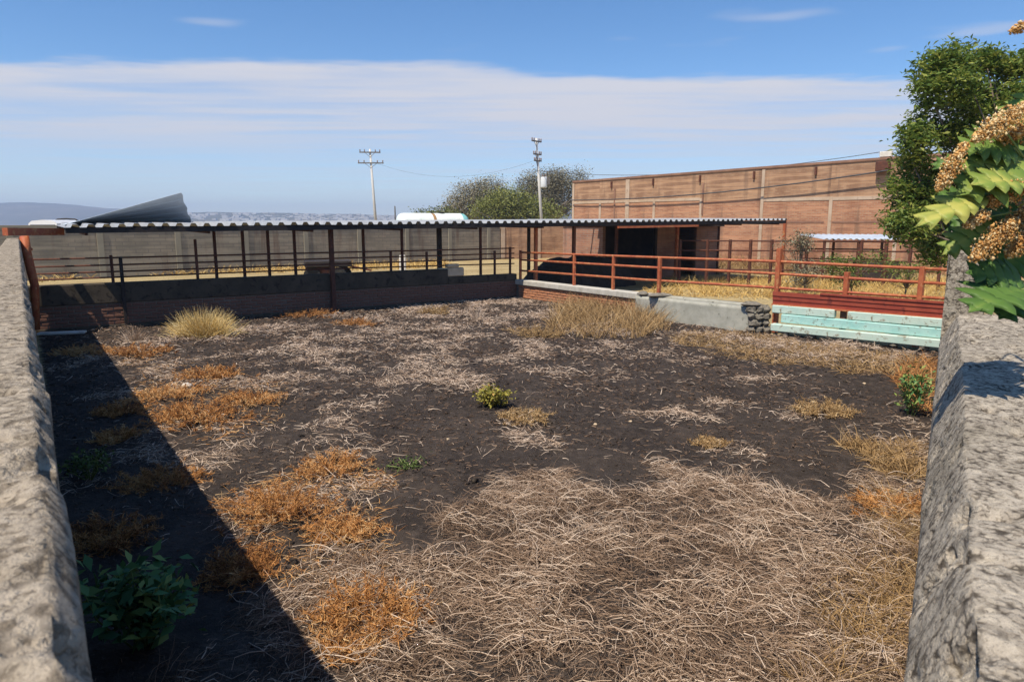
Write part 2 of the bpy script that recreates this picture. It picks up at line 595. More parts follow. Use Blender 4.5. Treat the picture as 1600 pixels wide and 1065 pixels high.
M_tankt = simple('tank_turquoise', (0.20, 0.50, 0.48), (0.27, 0.58, 0.55), 1.2, 0.45, 0.1, 20)
M_tankb = simple('tank_strap', (0.30, 0.17, 0.07), (0.40, 0.23, 0.10), 5, 0.8, 0.2, 20)
M_tyre = simple('tyre', (0.02, 0.02, 0.02), (0.035, 0.033, 0.03), 6, 0.9, 0.2, 30)
M_carw = simple('car_white', (0.74, 0.74, 0.73), (0.80, 0.80, 0.79), 1, 0.3, 0.0)
M_glass = simple('car_glass', (0.02, 0.025, 0.03), (0.03, 0.035, 0.04), 1, 0.08, 0.0)
M_shelter = simple('shelter_sheet', (0.40, 0.45, 0.52), (0.50, 0.55, 0.60), 1.4, 0.5, 0.1, 20, c3=(0.35, 0.25, 0.2), spots=0.7)
M_hill = simple('hill_scrub', (0.055, 0.065, 0.04), (0.10, 0.09, 0.055), 0.004, 1.0, 0.0, c3=(0.16, 0.14, 0.10), spots=0.6)
M_town = simple('town_plaster', (0.45, 0.42, 0.38), (0.65, 0.62, 0.58), 0.05, 0.9, 0.0)
M_bark = simple('bark', (0.12, 0.09, 0.065), (0.20, 0.16, 0.12), 9, 0.95, 0.5, 40)
M_barkgrey = simple('grey_bark', (0.26, 0.22, 0.18), (0.36, 0.31, 0.26), 3, 0.95, 0.4, 30)
M_stem = simple('green_stem', (0.16, 0.22, 0.06), (0.24, 0.28, 0.09), 9, 0.7, 0.2, 40)

M_straw = tint_mat('straw_stems', [(0.0, (0.07, 0.045, 0.03)), (0.35, (0.23, 0.15, 0.098)), (0.7, (0.42, 0.30, 0.21)), (1.0, (0.68, 0.55, 0.43))])
M_tan = tint_mat('tan_grass', [(0.0, (0.14, 0.085, 0.035)), (0.4, (0.32, 0.20, 0.085)), (0.75, (0.46, 0.30, 0.14)), (1.0, (0.58, 0.44, 0.25))])
M_orange = tint_mat('orange_weed', [(0.0, (0.11, 0.045, 0.02)), (0.35, (0.38, 0.165, 0.05)), (0.7, (0.60, 0.30, 0.10)), (1.0, (0.68, 0.47, 0.24))])
M_yellow = tint_mat('yellow_tuft', [(0.0, (0.34, 0.20, 0.06)), (0.4, (0.64, 0.42, 0.13)), (0.8, (0.78, 0.58, 0.24)), (1.0, (0.82, 0.68, 0.38))])
M_olive = tint_mat('olive_shrub', [(0.0, (0.10, 0.09, 0.02)), (0.5, (0.28, 0.25, 0.05)), (0.8, (0.40, 0.36, 0.07)), (1.0, (0.45, 0.26, 0.08))], trans=0.15)
M_leaf_tree = tint_mat('tree_leaf', [(0.0, (0.03, 0.065, 0.016)), (0.45, (0.085, 0.15, 0.03)), (0.8, (0.18, 0.25, 0.05)), (1.0, (0.34, 0.36, 0.08))], rough=0.5, trans=0.38)
M_leaf_far = tint_mat('far_tree_leaf', [(0.0, (0.10, 0.12, 0.035)), (0.5, (0.20, 0.22, 0.06)), (1.0, (0.32, 0.32, 0.11))], trans=0.2)
M_leaf_dry = tint_mat('dry_twig_leaf', [(0.0, (0.15, 0.135, 0.085)), (0.5, (0.26, 0.235, 0.15)), (1.0, (0.38, 0.34, 0.23))])
M_leaf_plant = tint_mat('herb_leaf', [(0.0, (0.02, 0.06, 0.025)), (0.5, (0.045, 0.13, 0.05)), (0.85, (0.10, 0.22, 0.07)), (1.0, (0.26, 0.34, 0.09))], rough=0.55, trans=0.15)
M_leaf_green2 = tint_mat('bush_leaf', [(0.0, (0.05, 0.08, 0.02)), (0.5, (0.12, 0.17, 0.04)), (0.85, (0.24, 0.26, 0.06)), (1.0, (0.42, 0.36, 0.10))], trans=0.15)
M_bigleaf = tint_mat('big_lobed_leaf', [(0.0, (0.05, 0.12, 0.03)), (0.45, (0.12, 0.22, 0.045)), (0.8, (0.26, 0.34, 0.07)), (1.0, (0.52, 0.50, 0.12))], rough=0.5, trans=0.25, noise_scale=9)
M_flower = tint_mat('orange_seed_heads', [(0.0, (0.15, 0.07, 0.025)), (0.4, (0.44, 0.21, 0.06)), (0.8, (0.66, 0.38, 0.13)), (1.0, (0.70, 0.55, 0.30))])

# ------------------------------------------------------------------ plan of the pen
dL = np.array([-0.575, 0.818])                 # along the left wall
dR = np.array([0.530, 0.848])                   # along the right wall
PL = np.array([-10.18, 14.75])                  # far end of the left wall
PC = np.array([0.15, 22.0])                     # far corner
PB = np.array([3.25, 17.5])                     # end of the brick parapet
PT = np.array([5.57, 14.75])                    # end of the trough
PP = np.array([7.95, 12.6])                     # end of the planks, far end of right wall
dB = (PC - PL) / np.linalg.norm(PC - PL)        # along the back parapet and the canopy
nB = np.array([-dB[1], dB[0]])                  # away from the pen
LB = np.linalg.norm(PC - PL)
PEN = np.array([(0, 0), PP, PT, PB, PC, PL])


def v3(p, z=0.0):
    return np.array([p[0], p[1], z])


def inside(x, y, poly):
    x, y = np.asarray(x, float), np.asarray(y, float)
    r = np.zeros(x.shape, bool)
    j = len(poly) - 1
    for i in range(len(poly)):
        xi, yi = poly[i]
        xj, yj = poly[j]
        c = ((yi > y) != (yj > y)) & (x < (xj - xi) * (y - yi) / (yj - yi + 1e-12) + xi)
        r ^= c
        j = i
    return r


def gz(x, y):
    """height of the ground"""
    x, y = np.asarray(x, float), np.asarray(y, float)
    near = np.exp(-np.maximum(np.hypot(x, y - 10) - 14, 0) / 4.0)
    return ((fnoise(x, y, 0.5, 3, 3) - 0.5) * 0.14 + (fnoise(x, y, 3.2, 11, 3) - 0.5) * 0.075 + (vnoise(x, y, 14, 21) - 0.5) * 0.022) * near


# litter patches: centre, half-size along x and y in metres, amount
def patch(px, py, w, h, amt):
    c = G(px, py)
    l, r_ = G(px - w / 2, py), G(px + w / 2, py)
    t, b = G(px, py - h / 2), G(px, py + h / 2)
    return (c[0], (t[1] + b[1]) / 2, (r_[0] - l[0]) / 2, max((t[1] - b[1]) / 2, 0.15), amt)


LITTER = [patch(*a) for a in [
    (640, 600, 240, 40, .9), (590, 572, 160, 24, .6), (470, 664, 200, 36, 1.0), (680, 520, 220, 60, .5), (830, 694, 110, 34, 1.2),
    (850, 655, 120, 22, .6), (560, 630, 120, 22, .5), (1030, 640, 80, 26, .7), (1130, 624, 80, 18, .7), (520, 540, 160, 26, .7),
    (430, 560, 180, 26, .8), (350, 690, 190, 90, 1.1), (740, 495, 130, 24, .6), (300, 575, 160, 30, .7), (420, 600, 190, 26, .6),
    (560, 700, 160, 40, .35), (700, 560, 220, 30, .6), (900, 585, 200, 20, .4), (820, 545, 110, 30, .6), (1180, 595, 120, 20, .5),
    (1250, 660, 120, 40, .5), (1380, 690, 150, 50, .8), (1000, 560, 200, 20, .3), (400, 520, 160, 24, .8), (600, 500, 180, 22, .6),
    (250, 600, 130, 50, .7), (470, 780, 210, 110, .9), (300, 740, 120, 60, .8), (1270, 545, 260, 46, 1.0), (1100, 530, 200, 24, .6),
    (930, 500, 220, 50, .8), (180, 560, 170, 50, .4), (200, 720, 160, 90, .25), (1150, 720, 160, 30, .4), (880, 800, 200, 50, .7),
    (760, 470, 160, 20, .6), (660, 480, 100, 18, .5), (240, 540, 100, 24, .7), (500, 600, 60, 18, .5), (960, 540, 120, 18, .5)]]
STRAW_POLY = np.array([G(*p)[:2] for p in [(230, 1180), (300, 1010), (400, 930), (470, 870), (560, 850), (650, 850), (760, 800), (830, 760), (900, 752), (980, 770),
                                           (1080, 735), (1180, 770), (1270, 790), (1340, 770), (1430, 745), (1500, 800), (1480, 1180)]])


def litter(x, y):
    a = np.zeros(np.shape(x))
    wx = (fnoise(x, y, 1.3, 31, 3) - 0.5) * 1.1
    wy = (fnoise(x, y, 1.3, 35, 3) - 0.5) * 1.1
    for cx, cy, sx, sy, m in LITTER:
        q = ((x + wx - cx) / sx) ** 2 + ((y + wy - cy) / sy) ** 2
        a = np.maximum(a, 1.2 * m * np.clip(1.5 - q, 0, 1))
    a = a * (0.06 + 1.2 * np.clip((fnoise(x, y, 1.7, 41, 4) - 0.44) * 4.5, 0, 1))
    return a


def build_ground():
    def axis(a, b, step, lo, hi):
        core = np.arange(a, b + 1e-6, step)
        def grow(start, end, sgn):
            out, p, s = [], start, step
            while (p < end) if sgn > 0 else (p > end):
                s *= 1.22
                p += sgn * s
                out.append(p)
            return out
        return np.array(grow(a, lo, -1)[::-1] + list(core) + grow(b, hi, 1))
    xs = axis(-11, 9, 0.055, -3400, 3400)
    ys = axis(1.5, 22.5, 0.055, -3400, 3400)
    X, Y = np.meshgrid(xs, ys, indexing='ij')
    Z = gz(X, Y)
    V = np.stack([X, Y, Z], -1).reshape(-1, 3)
    nu, nv = X.shape
    idx = np.arange(nu * nv).reshape(nu, nv)
    F = np.stack([idx[:-1, :-1], idx[1:, :-1], idx[1:, 1:], idx[:-1, 1:]], -1).reshape(-1, 4)
    pen = inside(X, Y, PEN).astype(float).ravel()
    sp = inside(X, Y, STRAW_POLY).astype(float)
    dry = np.clip(litter(X, Y) * 0.9 + sp * 0.75, 0, 1).ravel()
    o = np_mesh('ground', V, F, M_ground, smooth=True, attrs={'pen': pen, 'dry': dry})
    props(o, 'dark soil floor of the pen with dry field beyond', kind='structure')


build_ground()


# ------------------------------------------------------------------ rough walls on either side of the camera
def rough_wall(name, d, side, s0, L, lat0, thick, top, mat, label, chamfer, seed, amp, caps=True):
    """runs along d from under the camera; side = +1 when the outside lies to the right"""
    n = np.array([d[1], -d[0]]) * side               # outward
    s = [s0]
    while s[-1] < L:
        s.append(s[-1] + 0.0042 + max(0, s[-1]) * 0.006)
    s[-1] = L
    s = np.array(s)
    c, cz = chamfer
    prof = [(0.0, z) for z in (-0.3, 0.5, 1.0, 1.3, 1.5, 1.6)]
    prof += [(0.0, z) for z in np.arange(min(1.80, top - cz - 0.05), top - cz, 0.009)]
    k = max(4, int(math.hypot(c, cz) / 0.0075))
    prof += [(c * t, top - cz * (1 - t) ** 1.05) for t in np.linspace(0.04, 1, k)]
    prof += [(x, top) for x in np.arange(c + 0.008, thick - 0.008, 0.0085)]
    prof += [(thick, top - 0.008), (thick, top - 0.3), (thick, 0.8), (thick, -0.3)]
    prof = np.array(prof)
    S, I = np.meshgrid(s, np.arange(len(prof)), indexing='ij')
    lat, zz = prof[I, 0], prof[I, 1]
    arc = np.concatenate([[0], np.cumsum(np.hypot(*np.diff(prof, axis=0).T))])[I]
    r1 = fnoise(S, arc, 6, seed, 3) - 0.5
    sp_ = 0.0042 + np.maximum(0, S) * 0.006           # mesh step: fine grit fades where the mesh is too coarse for it
    fade = lambda f: np.clip(1.6 - 3.2 * sp_ * f, 0, 1)
    g1 = (np.clip(vnoise(S, arc, 30, seed + 9) * 1.6 - 0.3, 0, 1) - 0.5) * fade(30)
    g2 = (vnoise(S + 0.3 * arc, arc - 0.3 * S, 55, seed + 19) - 0.5) * fade(55)
    g3 = (vnoise(S - 0.4 * arc, arc + 0.4 * S, 85, seed + 23) - 0.5) * fade(85)
    pit = np.clip(fnoise(S, arc, 17, seed + 29, 3) - 0.58, 0, 1)
    wt = np.clip((zz - (top - 0.22)) / 0.1, 0.06, 1)
    disp = (r1 * 0.010 + g1 * 0.0025 + g2 * 0.004 + g3 * 0.005 - pit * 0.06) * amp * wt
    edge = ((fnoise(S, S * 0, 5, seed + 50, 4) - 0.5) * 0.009 + np.clip(vnoise(S, S * 0, 9, seed + 53) - 0.8, 0, 1) * 0.06) * amp
    nx = np.where(zz > top - 0.004, 0.0, np.where(lat < c, -1.0, 1.0))
    nzn = np.where((zz > top - 0.06) & (lat < thick - 0.005), 1.0, 0.0)
    LAT = lat0 + lat + nx * disp + np.where(lat <= c, edge * wt, 0)
    ZZ = zz + nzn * disp + (fnoise(S, S * 0, 1.1, seed + 60, 3) - 0.5) * 0.016 * wt * (S > 0.3)
    V = np.stack([d[0] * S + n[0] * LAT, d[1] * S + n[1] * LAT, ZZ], -1).reshape(-1, 3)
    nu, nv = S.shape
    idx = np.arange(nu * nv).reshape(nu, nv)
    F = np.stack([idx[:-1, :-1], idx[1:, :-1], idx[1:, 1:], idx[:-1, 1:]], -1).reshape(-1, 4)
    # close the far end with a fan of quads to the mid line
    h = nv // 2
    e, e0 = idx[-1], idx[0]
    nV = len(V)
    V = np.concatenate([V, V[e], V[e0]])              # the ends get vertices of their own so that their edges stay sharp
    E_ = np.array([(nV + i, nV + i + 1, nV + nv - 2 - i, nV + nv - 1 - i) for i in range(h - 1)])
    n2 = nV + nv
    E0 = np.array([(n2 + nv - 1 - i, n2 + nv - 2 - i, n2 + i + 1, n2 + i) for i in range(h - 1)])
    F = np.concatenate([F, E_, E0])
    if side > 0:
        F = F[:, ::-1]
    o = np_mesh(name, V, F, mat, smooth=True)
    return props(o, label, 'wall')


rough_wall('concrete_wall', dL, -1, -0.3, 17.75, -0.014, 0.22, 2.02, M_wallL, 'rough pale concrete wall running down the left edge, dark shadow on its inner side', (0.02, 0.03), 5, 1.0)
rough_wall('concrete_wall', dR, 1, 4.05, 14.6, 0.0, 0.17, 2.21, M_wallR, 'upright thin concrete wall at the far right, its pale end showing below the orange seed heads', (0.008, 0.010), 77, 0.8)
rough_wall('concrete_wall', dR, 1, -0.3, 4.06, 0.0, 0.62, 1.87, M_wallR, 'broad pitted concrete wall top filling the lower right edge, broken along its inner side', (0.062, 0.15), 177, 1.3)

# ------------------------------------------------------------------ bricks
BRICK_ME = {}


def brick_mesh(name, mat, l, h, d, var):
    key = (name, var)
    if key in BRICK_ME:
        return BRICK_ME[key]
    mb = MB()
    rg = np.random.default_rng(var + 100)
    mb.cbox((0, 0, 0), (l / 2, 0, 0), (0, d / 2, 0), (0, 0, h / 2), 0.008)
    V = np.array(mb.v) + rg.normal(0, 0.0022, (len(mb.v), 3))
    me = bpy.data.meshes.new(name)
    me.from_pydata(V.tolist(), [], mb.f)
    me.materials.append(mat)
    BRICK_ME[key] = me
    return me


def lay_bricks(parent, P, d, n_in, s0, s1, z0, rows, mat, seed, l=0.235, h=0.062, joint=0.016):
    """bricks as parts, proud of a recessed mortar core; n_in points to the viewer's side"""
    rg = np.random.default_rng(seed)
    org = wpos(parent)
    rz = math.atan2(d[1], d[0])
    cnt = 0
    for r in range(rows):
        s = s0 + (0 if r % 2 == 0 else -(l + joint) / 2)
        while s < s1 - 0.05:
            a, b_ = max(s, s0), min(s + l, s1)
            if b_ - a > 0.06:
                ln = b_ - a
                var = int(rg.integers(0, 5))
                me = brick_mesh('brick_' + mat.name, mat, l, h, 0.10, var)
                o = bpy.data.objects.new('brick', me)
                COL.objects.link(o)
                c = P + d * (a + b_) / 2 + n_in * (0.0 + rg.normal(0, 0.004))
                o.location = v3(c, z0 + r * (h + joint) + h / 2 + rg.normal(0, 0.002)) - org
                o.scale = (ln / l, 1, 1)
                o.rotation_euler = (0, rg.normal(0, 0.006), rz + rg.normal(0, 0.012))
                o.parent = parent
                cnt += 1
            s += l + joint
    return cnt


# back parapet (under the canopy)
mid = PL + dB * LB / 2
w1 = thing('brick_parapet', v3(mid), 'low brick parapet with dark plaster top running under the canopy', 'wall')
sA = on_line(700, PL, dB, 440)
rows = 6
zb = 0.075
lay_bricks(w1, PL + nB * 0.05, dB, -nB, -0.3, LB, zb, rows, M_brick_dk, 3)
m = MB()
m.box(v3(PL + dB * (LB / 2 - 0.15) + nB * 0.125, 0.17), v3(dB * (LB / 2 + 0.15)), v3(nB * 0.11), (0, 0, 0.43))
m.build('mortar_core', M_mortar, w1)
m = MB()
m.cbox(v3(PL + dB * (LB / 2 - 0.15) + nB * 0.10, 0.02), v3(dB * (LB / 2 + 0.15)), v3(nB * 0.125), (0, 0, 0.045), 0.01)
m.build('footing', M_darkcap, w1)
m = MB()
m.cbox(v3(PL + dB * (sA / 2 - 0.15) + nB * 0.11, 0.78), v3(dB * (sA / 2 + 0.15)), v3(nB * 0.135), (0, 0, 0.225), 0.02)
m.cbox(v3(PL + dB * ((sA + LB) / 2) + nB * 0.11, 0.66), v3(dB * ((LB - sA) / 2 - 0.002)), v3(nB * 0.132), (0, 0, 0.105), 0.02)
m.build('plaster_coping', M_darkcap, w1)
m = MB()
c = PL + dB * (sA + 0.15) + nB * 0.10
m.cbox(v3(c, 0.90), v3(dB * 0.42), v3(nB * 0.10), (0, 0, 0.13), 0.03)
m.cbox(v3(c + dB * 0.05, 1.09), v3(dB * 0.20), v3(nB * 0.09), (0, 0, 0.05), 0.02)
blk = m.build('masonry_block', M_beige)
props(blk, 'beige masonry block standing on the dark parapet below the canopy', 'block')

# right parapet with orange bricks
dP = (PB - PC) / np.linalg.norm(PB - PC)
nP = np.array([-dP[1], dP[0]])                  # pointing out of the pen (to the right/back)
if np.dot(nP, PC - np.array([0, 10])) < 0:
    nP = -nP
LP = np.linalg.norm(PB - PC)
w2 = thing('brick_parapet', v3((PC + PB) / 2), 'low orange brick parapet with pale concrete coping, half sunlit, below the red railing', 'wall')
lay_bricks(w2, PC + nP * 0.05, dP, -nP, 0.1, LP + 0.3, 0.03, 5, M_brick_or, 8)
m = MB()
m.box(v3(PC + dP * LP / 2 + nP * 0.13, 0.08), v3(dP * (LP / 2 + 0.25)), v3(nP * 0.115), (0, 0, 0.345))
m.build('mortar_core', M_mortar, w2)
m = MB()
m.cbox(v3(PC + dP * (LP / 2 + 0.05) + nP * 0.11, 0.505), v3(dP * (LP / 2 + 0.2)), v3(nP * 0.17), (0, 0, 0.078), 0.015)
m.build('coping', M_coping, w2)

# plastered trough
dT = (PT - PB) / np.linalg.norm(PT - PB)
nT = np.array([-dT[1], dT[0]])
if nT[1] < 0: nT = -nT
PTs = PB + dT * 0.05 - nT * 0.25
LT = np.linalg.norm(PT - PB) - 0.05
tr = thing('feed_trough', v3(PTs + dT * LT / 2), 'grey plastered trough between the brick parapet and the turquoise beams', 'trough')


def wobble_box(P, d, n, s0, s1, z0, z1, t0, t1, seed, amp=0.012, ns=40, nz=10):
    """box with a lumpy hand-plastered surface: sides and top"""
    mb = MB()
    ss = np.linspace(s0, s1, ns)
    prof = [(t0, z) for z in np.linspace(z0, z1, nz)] + [(t, z1) for t in np.linspace(t0, t1, 6)[1:]] + [(t1, z) for z in np.linspace(z1, z0, 4)[1:]]
    prof = np.array(prof)
    S, I = np.meshgrid(ss, np.arange(len(prof)), indexing='ij')
    r = (fnoise(S, I * 0.07, 3.0, seed, 4) - 0.5) * 2 * amp
    T = prof[I, 0] + np.where(prof[I, 0] <= t0 + 1e-6, r, 0)
    Z = prof[I, 1] + np.where(prof[I, 1] >= z1 - 1e-6, r * 1.3, 0)
    V = np.stack([P[0] + d[0] * S + n[0] * T, P[1] + d[1] * S + n[1] * T, Z], -1).reshape(-1, 3)
    mb.grid(V, len(ss), len(prof))
    for k, e in ((0, 1), (len(ss) - 1, -1)):
        q = [k * len(prof) + i for i in range(len(prof))]
        mb.f.append(tuple(q[::e]))
    return mb


wobble_box(PTs, dT, nT, 0.0, LT - 0.35, -0.1, 0.535, 0.0, 0.12, 4).build('front_wall', M_plaster, tr, True)
wobble_box(PTs, dT, nT, 0.0, LT - 0.30, -0.1, 0.555, 0.48, 0.60, 5).build('rear_wall', M_plaster, tr, True)
wobble_box(PTs, dT, nT, 0.0, 0.12, -0.1, 0.545, 0.122, 0.478, 6, ns=5).build('end_wall', M_plaster, tr, True)
m = MB()
m.box(v3(PTs + dT * LT / 2 + nT * 0.3, 0.15), v3(dT * (LT / 2 - 0.3)), v3(nT * 0.178), (0, 0, 0.04))
m.build('trough_bed', M_darkcap, tr)


def stone_mesh(c, r, seed, flat=0.7, nu=9, nv=7):
    rg = np.random.default_rng(seed)
    mb = MB()
    vs = []
    ph = rg.uniform(0, 6.28, 6)
    for i in range(nv):
        th = math.pi * i / (nv - 1)
        for k in range(nu):
            a = 2 * math.pi * k / nu
            q = 1 + 0.16 * math.sin(2 * a + ph[0]) * math.sin(th) + 0.13 * math.sin(3 * a + ph[1] + th * 2) + 0.10 * math.sin(5 * th + ph[2]) + rg.normal(0, 0.05)
            vs.append((c[0] + r[0] * q * math.sin(th) * math.cos(a), c[1] + r[1] * q * math.sin(th) * math.sin(a), c[2] + r[2] * q * math.cos(th)))
    fs = [(i * nu + k, i * nu + (k + 1) % nu, (i + 1) * nu + (k + 1) % nu, (i + 1) * nu + k)[::-1] for i in range(nv - 1) for k in range(nu)]
    return mb.add(vs, fs)


# broken rubble at the right end of the trough, as parts of it
rg = np.random.default_rng(12)
for i in range(16):
    col_, row_ = i % 4, i // 4
    c = PTs + dT * (LT - 0.34 + 0.13 * (col_ % 3) * 0.75 + rg.normal(0, 0.02)) + nT * (0.02 + 0.14 * col_ * 0.9)
    z = 0.06 + row_ * 0.145
    st = stone_mesh(v3(c, z), (0.11, 0.10, 0.078), 200 + i)
    st.build('stone', M_stone, tr)
# loose stones and slate on the trough
c = D(1082, 455, 17.0)
stone_mesh(v3(PTs + dT * 0.62 + nT * 0.1, 0.595), (0.30, 0.14, 0.055), 41, nu=14).build('flat_stone', M_stone)
props(bpy.data.objects['flat_stone'], 'long dark flat stone lying on the grey trough', 'stone')
stone_mesh(v3(PTs + dT * 0.15 + nT * 0.1, 0.60), (0.16, 0.12, 0.06), 42, nu=12).build('loose_stone', M_stone)
props(bpy.data.objects['loose_stone'], 'small pale stone at the left end of the grey trough', 'stone')
o = stone_mesh(v3(PTs + dT * (LT - 0.42) + nT * 0.08, 0.60), (0.22, 0.15, 0.06), 43, nu=12).build('flat_stone', M_stone)
props(o, 'grey stone slab at the broken right end of the trough', 'stone')

# turquoise beams stacked on each other, red sheet above
dK = (PP - PT) / np.linalg.norm(PP - PT)
nK = np.array([-dK[1], dK[0]])
if nK[1] < 0: nK = -nK
LK = np.linalg.norm(PP - PT)


def beam(s0, s1, z, hh, off, dep, mat, label, tilt=0.0):
    mb = MB()
    a, b_ = PT + dK * s0 + nK * off, PT + dK * s1 + nK * off
    c = (a + b_) / 2
    ax = v3(dK * (s1 - s0) / 2, tilt)
    mb.cbox(v3(c, z), ax, v3(nK * dep / 2), (0, 0, hh / 2), 0.014)
    o = mb.build('painted_beam', mat)
    return props(o, label, 'beam', 'turquoise beams stacked below the red sheet')


beam(0.05, LK + 0.05, 0.15, 0.155, -0.10, 0.18, M_turq2, 'lowest of the stacked turquoise beams, faded and nearest the ground')
beam(0.22, LK + 0.1, 0.335, 0.18, 0.0, 0.17, M_turq, 'long bright turquoise beam in the middle of the stack', -0.01)
beam(0.0, 1.27, 0.525, 0.165, 0.03, 0.15, M_turq2, 'short turquoise top beam beside the trough rubble')
beam(1.52, LK + 0.1, 0.515, 0.165, 0.03, 0.15, M_turq2, 'short turquoise top beam beside the right wall')
o = MB().box(v3(PT + dK * 1.395 + nK * 0.12, 0.30), v3(dK * 0.05), v3(nK * 0.05), (0, 0, 0.34)).build('steel_stub', M_rust)
props(o, 'short rusty steel stub between the two top turquoise beams', 'post')
for i, (s, z, r_) in enumerate([(0.35, 0.03, 0.07), (1.5, 0.03, 0.08), (2.4, 0.03, 0.075), (0.9, 0.035, 0.06), (2.9, 0.03, 0.08)]):
    o = stone_mesh(v3(PT + dK * s - nK * 0.10, z), (r_ * 1.3, r_, 0.055), 300 + i).build('support_stone', M_stone)
    props(o, ['leftmost', 'third', 'second rightmost', 'second', 'rightmost'][i] + ' of the small stones wedged under the lowest turquoise beam', 'stone', 'stones under the beams')

# ------------------------------------------------------------------ railings
def railing(name, label, pts, rails, mat, posts, r=0.026):
    """pts: plan polyline; rails: heights; posts: (plan point, z0, z1, half-width)"""
    root = thing(name, v3(pts[0]), label, 'railing')
    for z in rails:
        zz = z if isinstance(z, (list, tuple)) else [z] * len(pts)
        MB().tube([v3(p, q) for p, q in zip(pts, zz)], r, 8).build('rail', mat, root, True)
    for p, z0, z1, hw in posts:
        MB().cbox(v3(p, (z0 + z1) / 2), (hw * dB[0], hw * dB[1], 0), (hw * nB[0], hw * nB[1], 0), (0, 0, (z1 - z0) / 2), 0.006).build('post', mat, root)
    return root


# right railing
P0 = PC + nP * 0.12
pts = [P0 + dP * 0.02, PC + dP * (LP * 0.5) + nP * 0.12, PB + nP * 0.12, PT + nT * 0.14, PT + dK * 1.4 + nK * 0.14, PP + nK * 0.14]
posts = []
for px, z1, hw in ((958, 1.5, 0.035), (1030, 1.5, 0.04)):
    s = on_line(px, P0, dP, 440)
    posts.append((P0 + dP * s, 0.58, z1, hw))
posts.append((P0 + dP * on_line(897, P0, dP, 440), 0.58, 1.46, 0.035))
posts.append((P0 + dP * 0.03, 0.58, 1.5, 0.035))
posts.append((PT + nT * 0.14, 0.0, 1.80, 0.05))
posts.append((PT + dK * 1.4 + nK * 0.14, 0.0, 1.36, 0.045))
posts.append((PT + dK * 2.72 + nK * 0.14, 0.0, 1.52, 0.045))
rl = railing('pipe_railing', 'red oxide three-rail pipe railing along the right side of the pen', pts,
             [[1.43, 1.46, 1.49, 1.52, 1.50, 1.48], [1.20, 1.22, 1.24, 1.26, 1.24, 1.22], [0.86, 0.89, 0.92, 0.96, 0.955, 0.95]], M_redpipe, posts, 0.03)
sh = thing('red_sheet_panel', v3(PT + dK * LK / 2 + nK * 0.07), 'rust red folded steel panel fixed above the turquoise beams', 'panel')
m = MB()
for k, (z, off) in enumerate(((0.655, 0.06), (0.745, 0.045), (0.835, 0.03))):
    m.box(v3(PT + dK * (LK / 2 + 0.02) + nK * off, z), v3(dK * (LK / 2 + 0.05), -0.012), v3(nK * 0.008), (0, 0, 0.0445))
m.build('sheet', M_redboard, sh)
m = MB()
m.bar(v3(PT + nK * 0.02 - dK * 0.03, 0.615), v3(PP + nK * 0.02 + dK * 0.1, 0.59), 0.06, 0.03)
m.build('lower_angle', M_redpipe, sh)
m = MB()
m.bar(v3(PT + nK * 0.03 + dK * 0.95, 0.905), v3(PP + nK * 0.03 + dK * 0.1, 0.885), 0.06, 0.04)
m.build('upper_angle', M_redboard, sh)

# railing on the back parapet
Q0 = PL + nB * 0.11
pts = [Q0 + dB * 0.05, Q0 + dB * LB * 0.5, Q0 + dB * (LB - 0.02)]
posts = []
for px, z0, z1, hw in ((175, 1.0, 1.62, 0.03), (308, 1.0, 1.95, 0.03), (611, 1.0, 1.55, 0.03), (667, 1.0, 1.52, 0.03), (773, 0.76, 1.50, 0.03), (797, 0.76, 1.60, 0.03)):
    s = on_line(px, Q0, dB, 420)
    posts.append((Q0 + dB * s, z0, z1, hw))
railing('pipe_railing', 'dark rusty pipe railing on the back parapet under the canopy', pts, [1.56, 1.40, 1.25, [1.12, 1.13, 1.08]], M_rust, posts, 0.019)
p = PL - nB * 0.06
s = on_line(197, p, dB, 500)
o = MB().cbox(v3(p + dB * s, 0.75), v3(dB * 0.035), v3(nB * 0.035), (0, 0, 0.82), 0.006).build('gate_post', M_blackst)
props(o, 'dark steel post standing on the pen floor before the sunlit brick patch', 'post')

# ------------------------------------------------------------------ canopy
S0, S1 = on_line(97, PL, dB, 356), on_line(1230, PL - nB * 0.75, dB, 345)
cn = thing('canopy', v3(PL + dB * (S0 + S1) / 2), 'long corrugated sheet canopy on thin steel posts across the back of the pen', 'canopy')
FO = -0.75                                            # overhang towards the pen


def roof_z(s, t):
    return 2.235 + 0.225 * (s - S0) / (S1 - S0) + 0.011 * (t - FO)


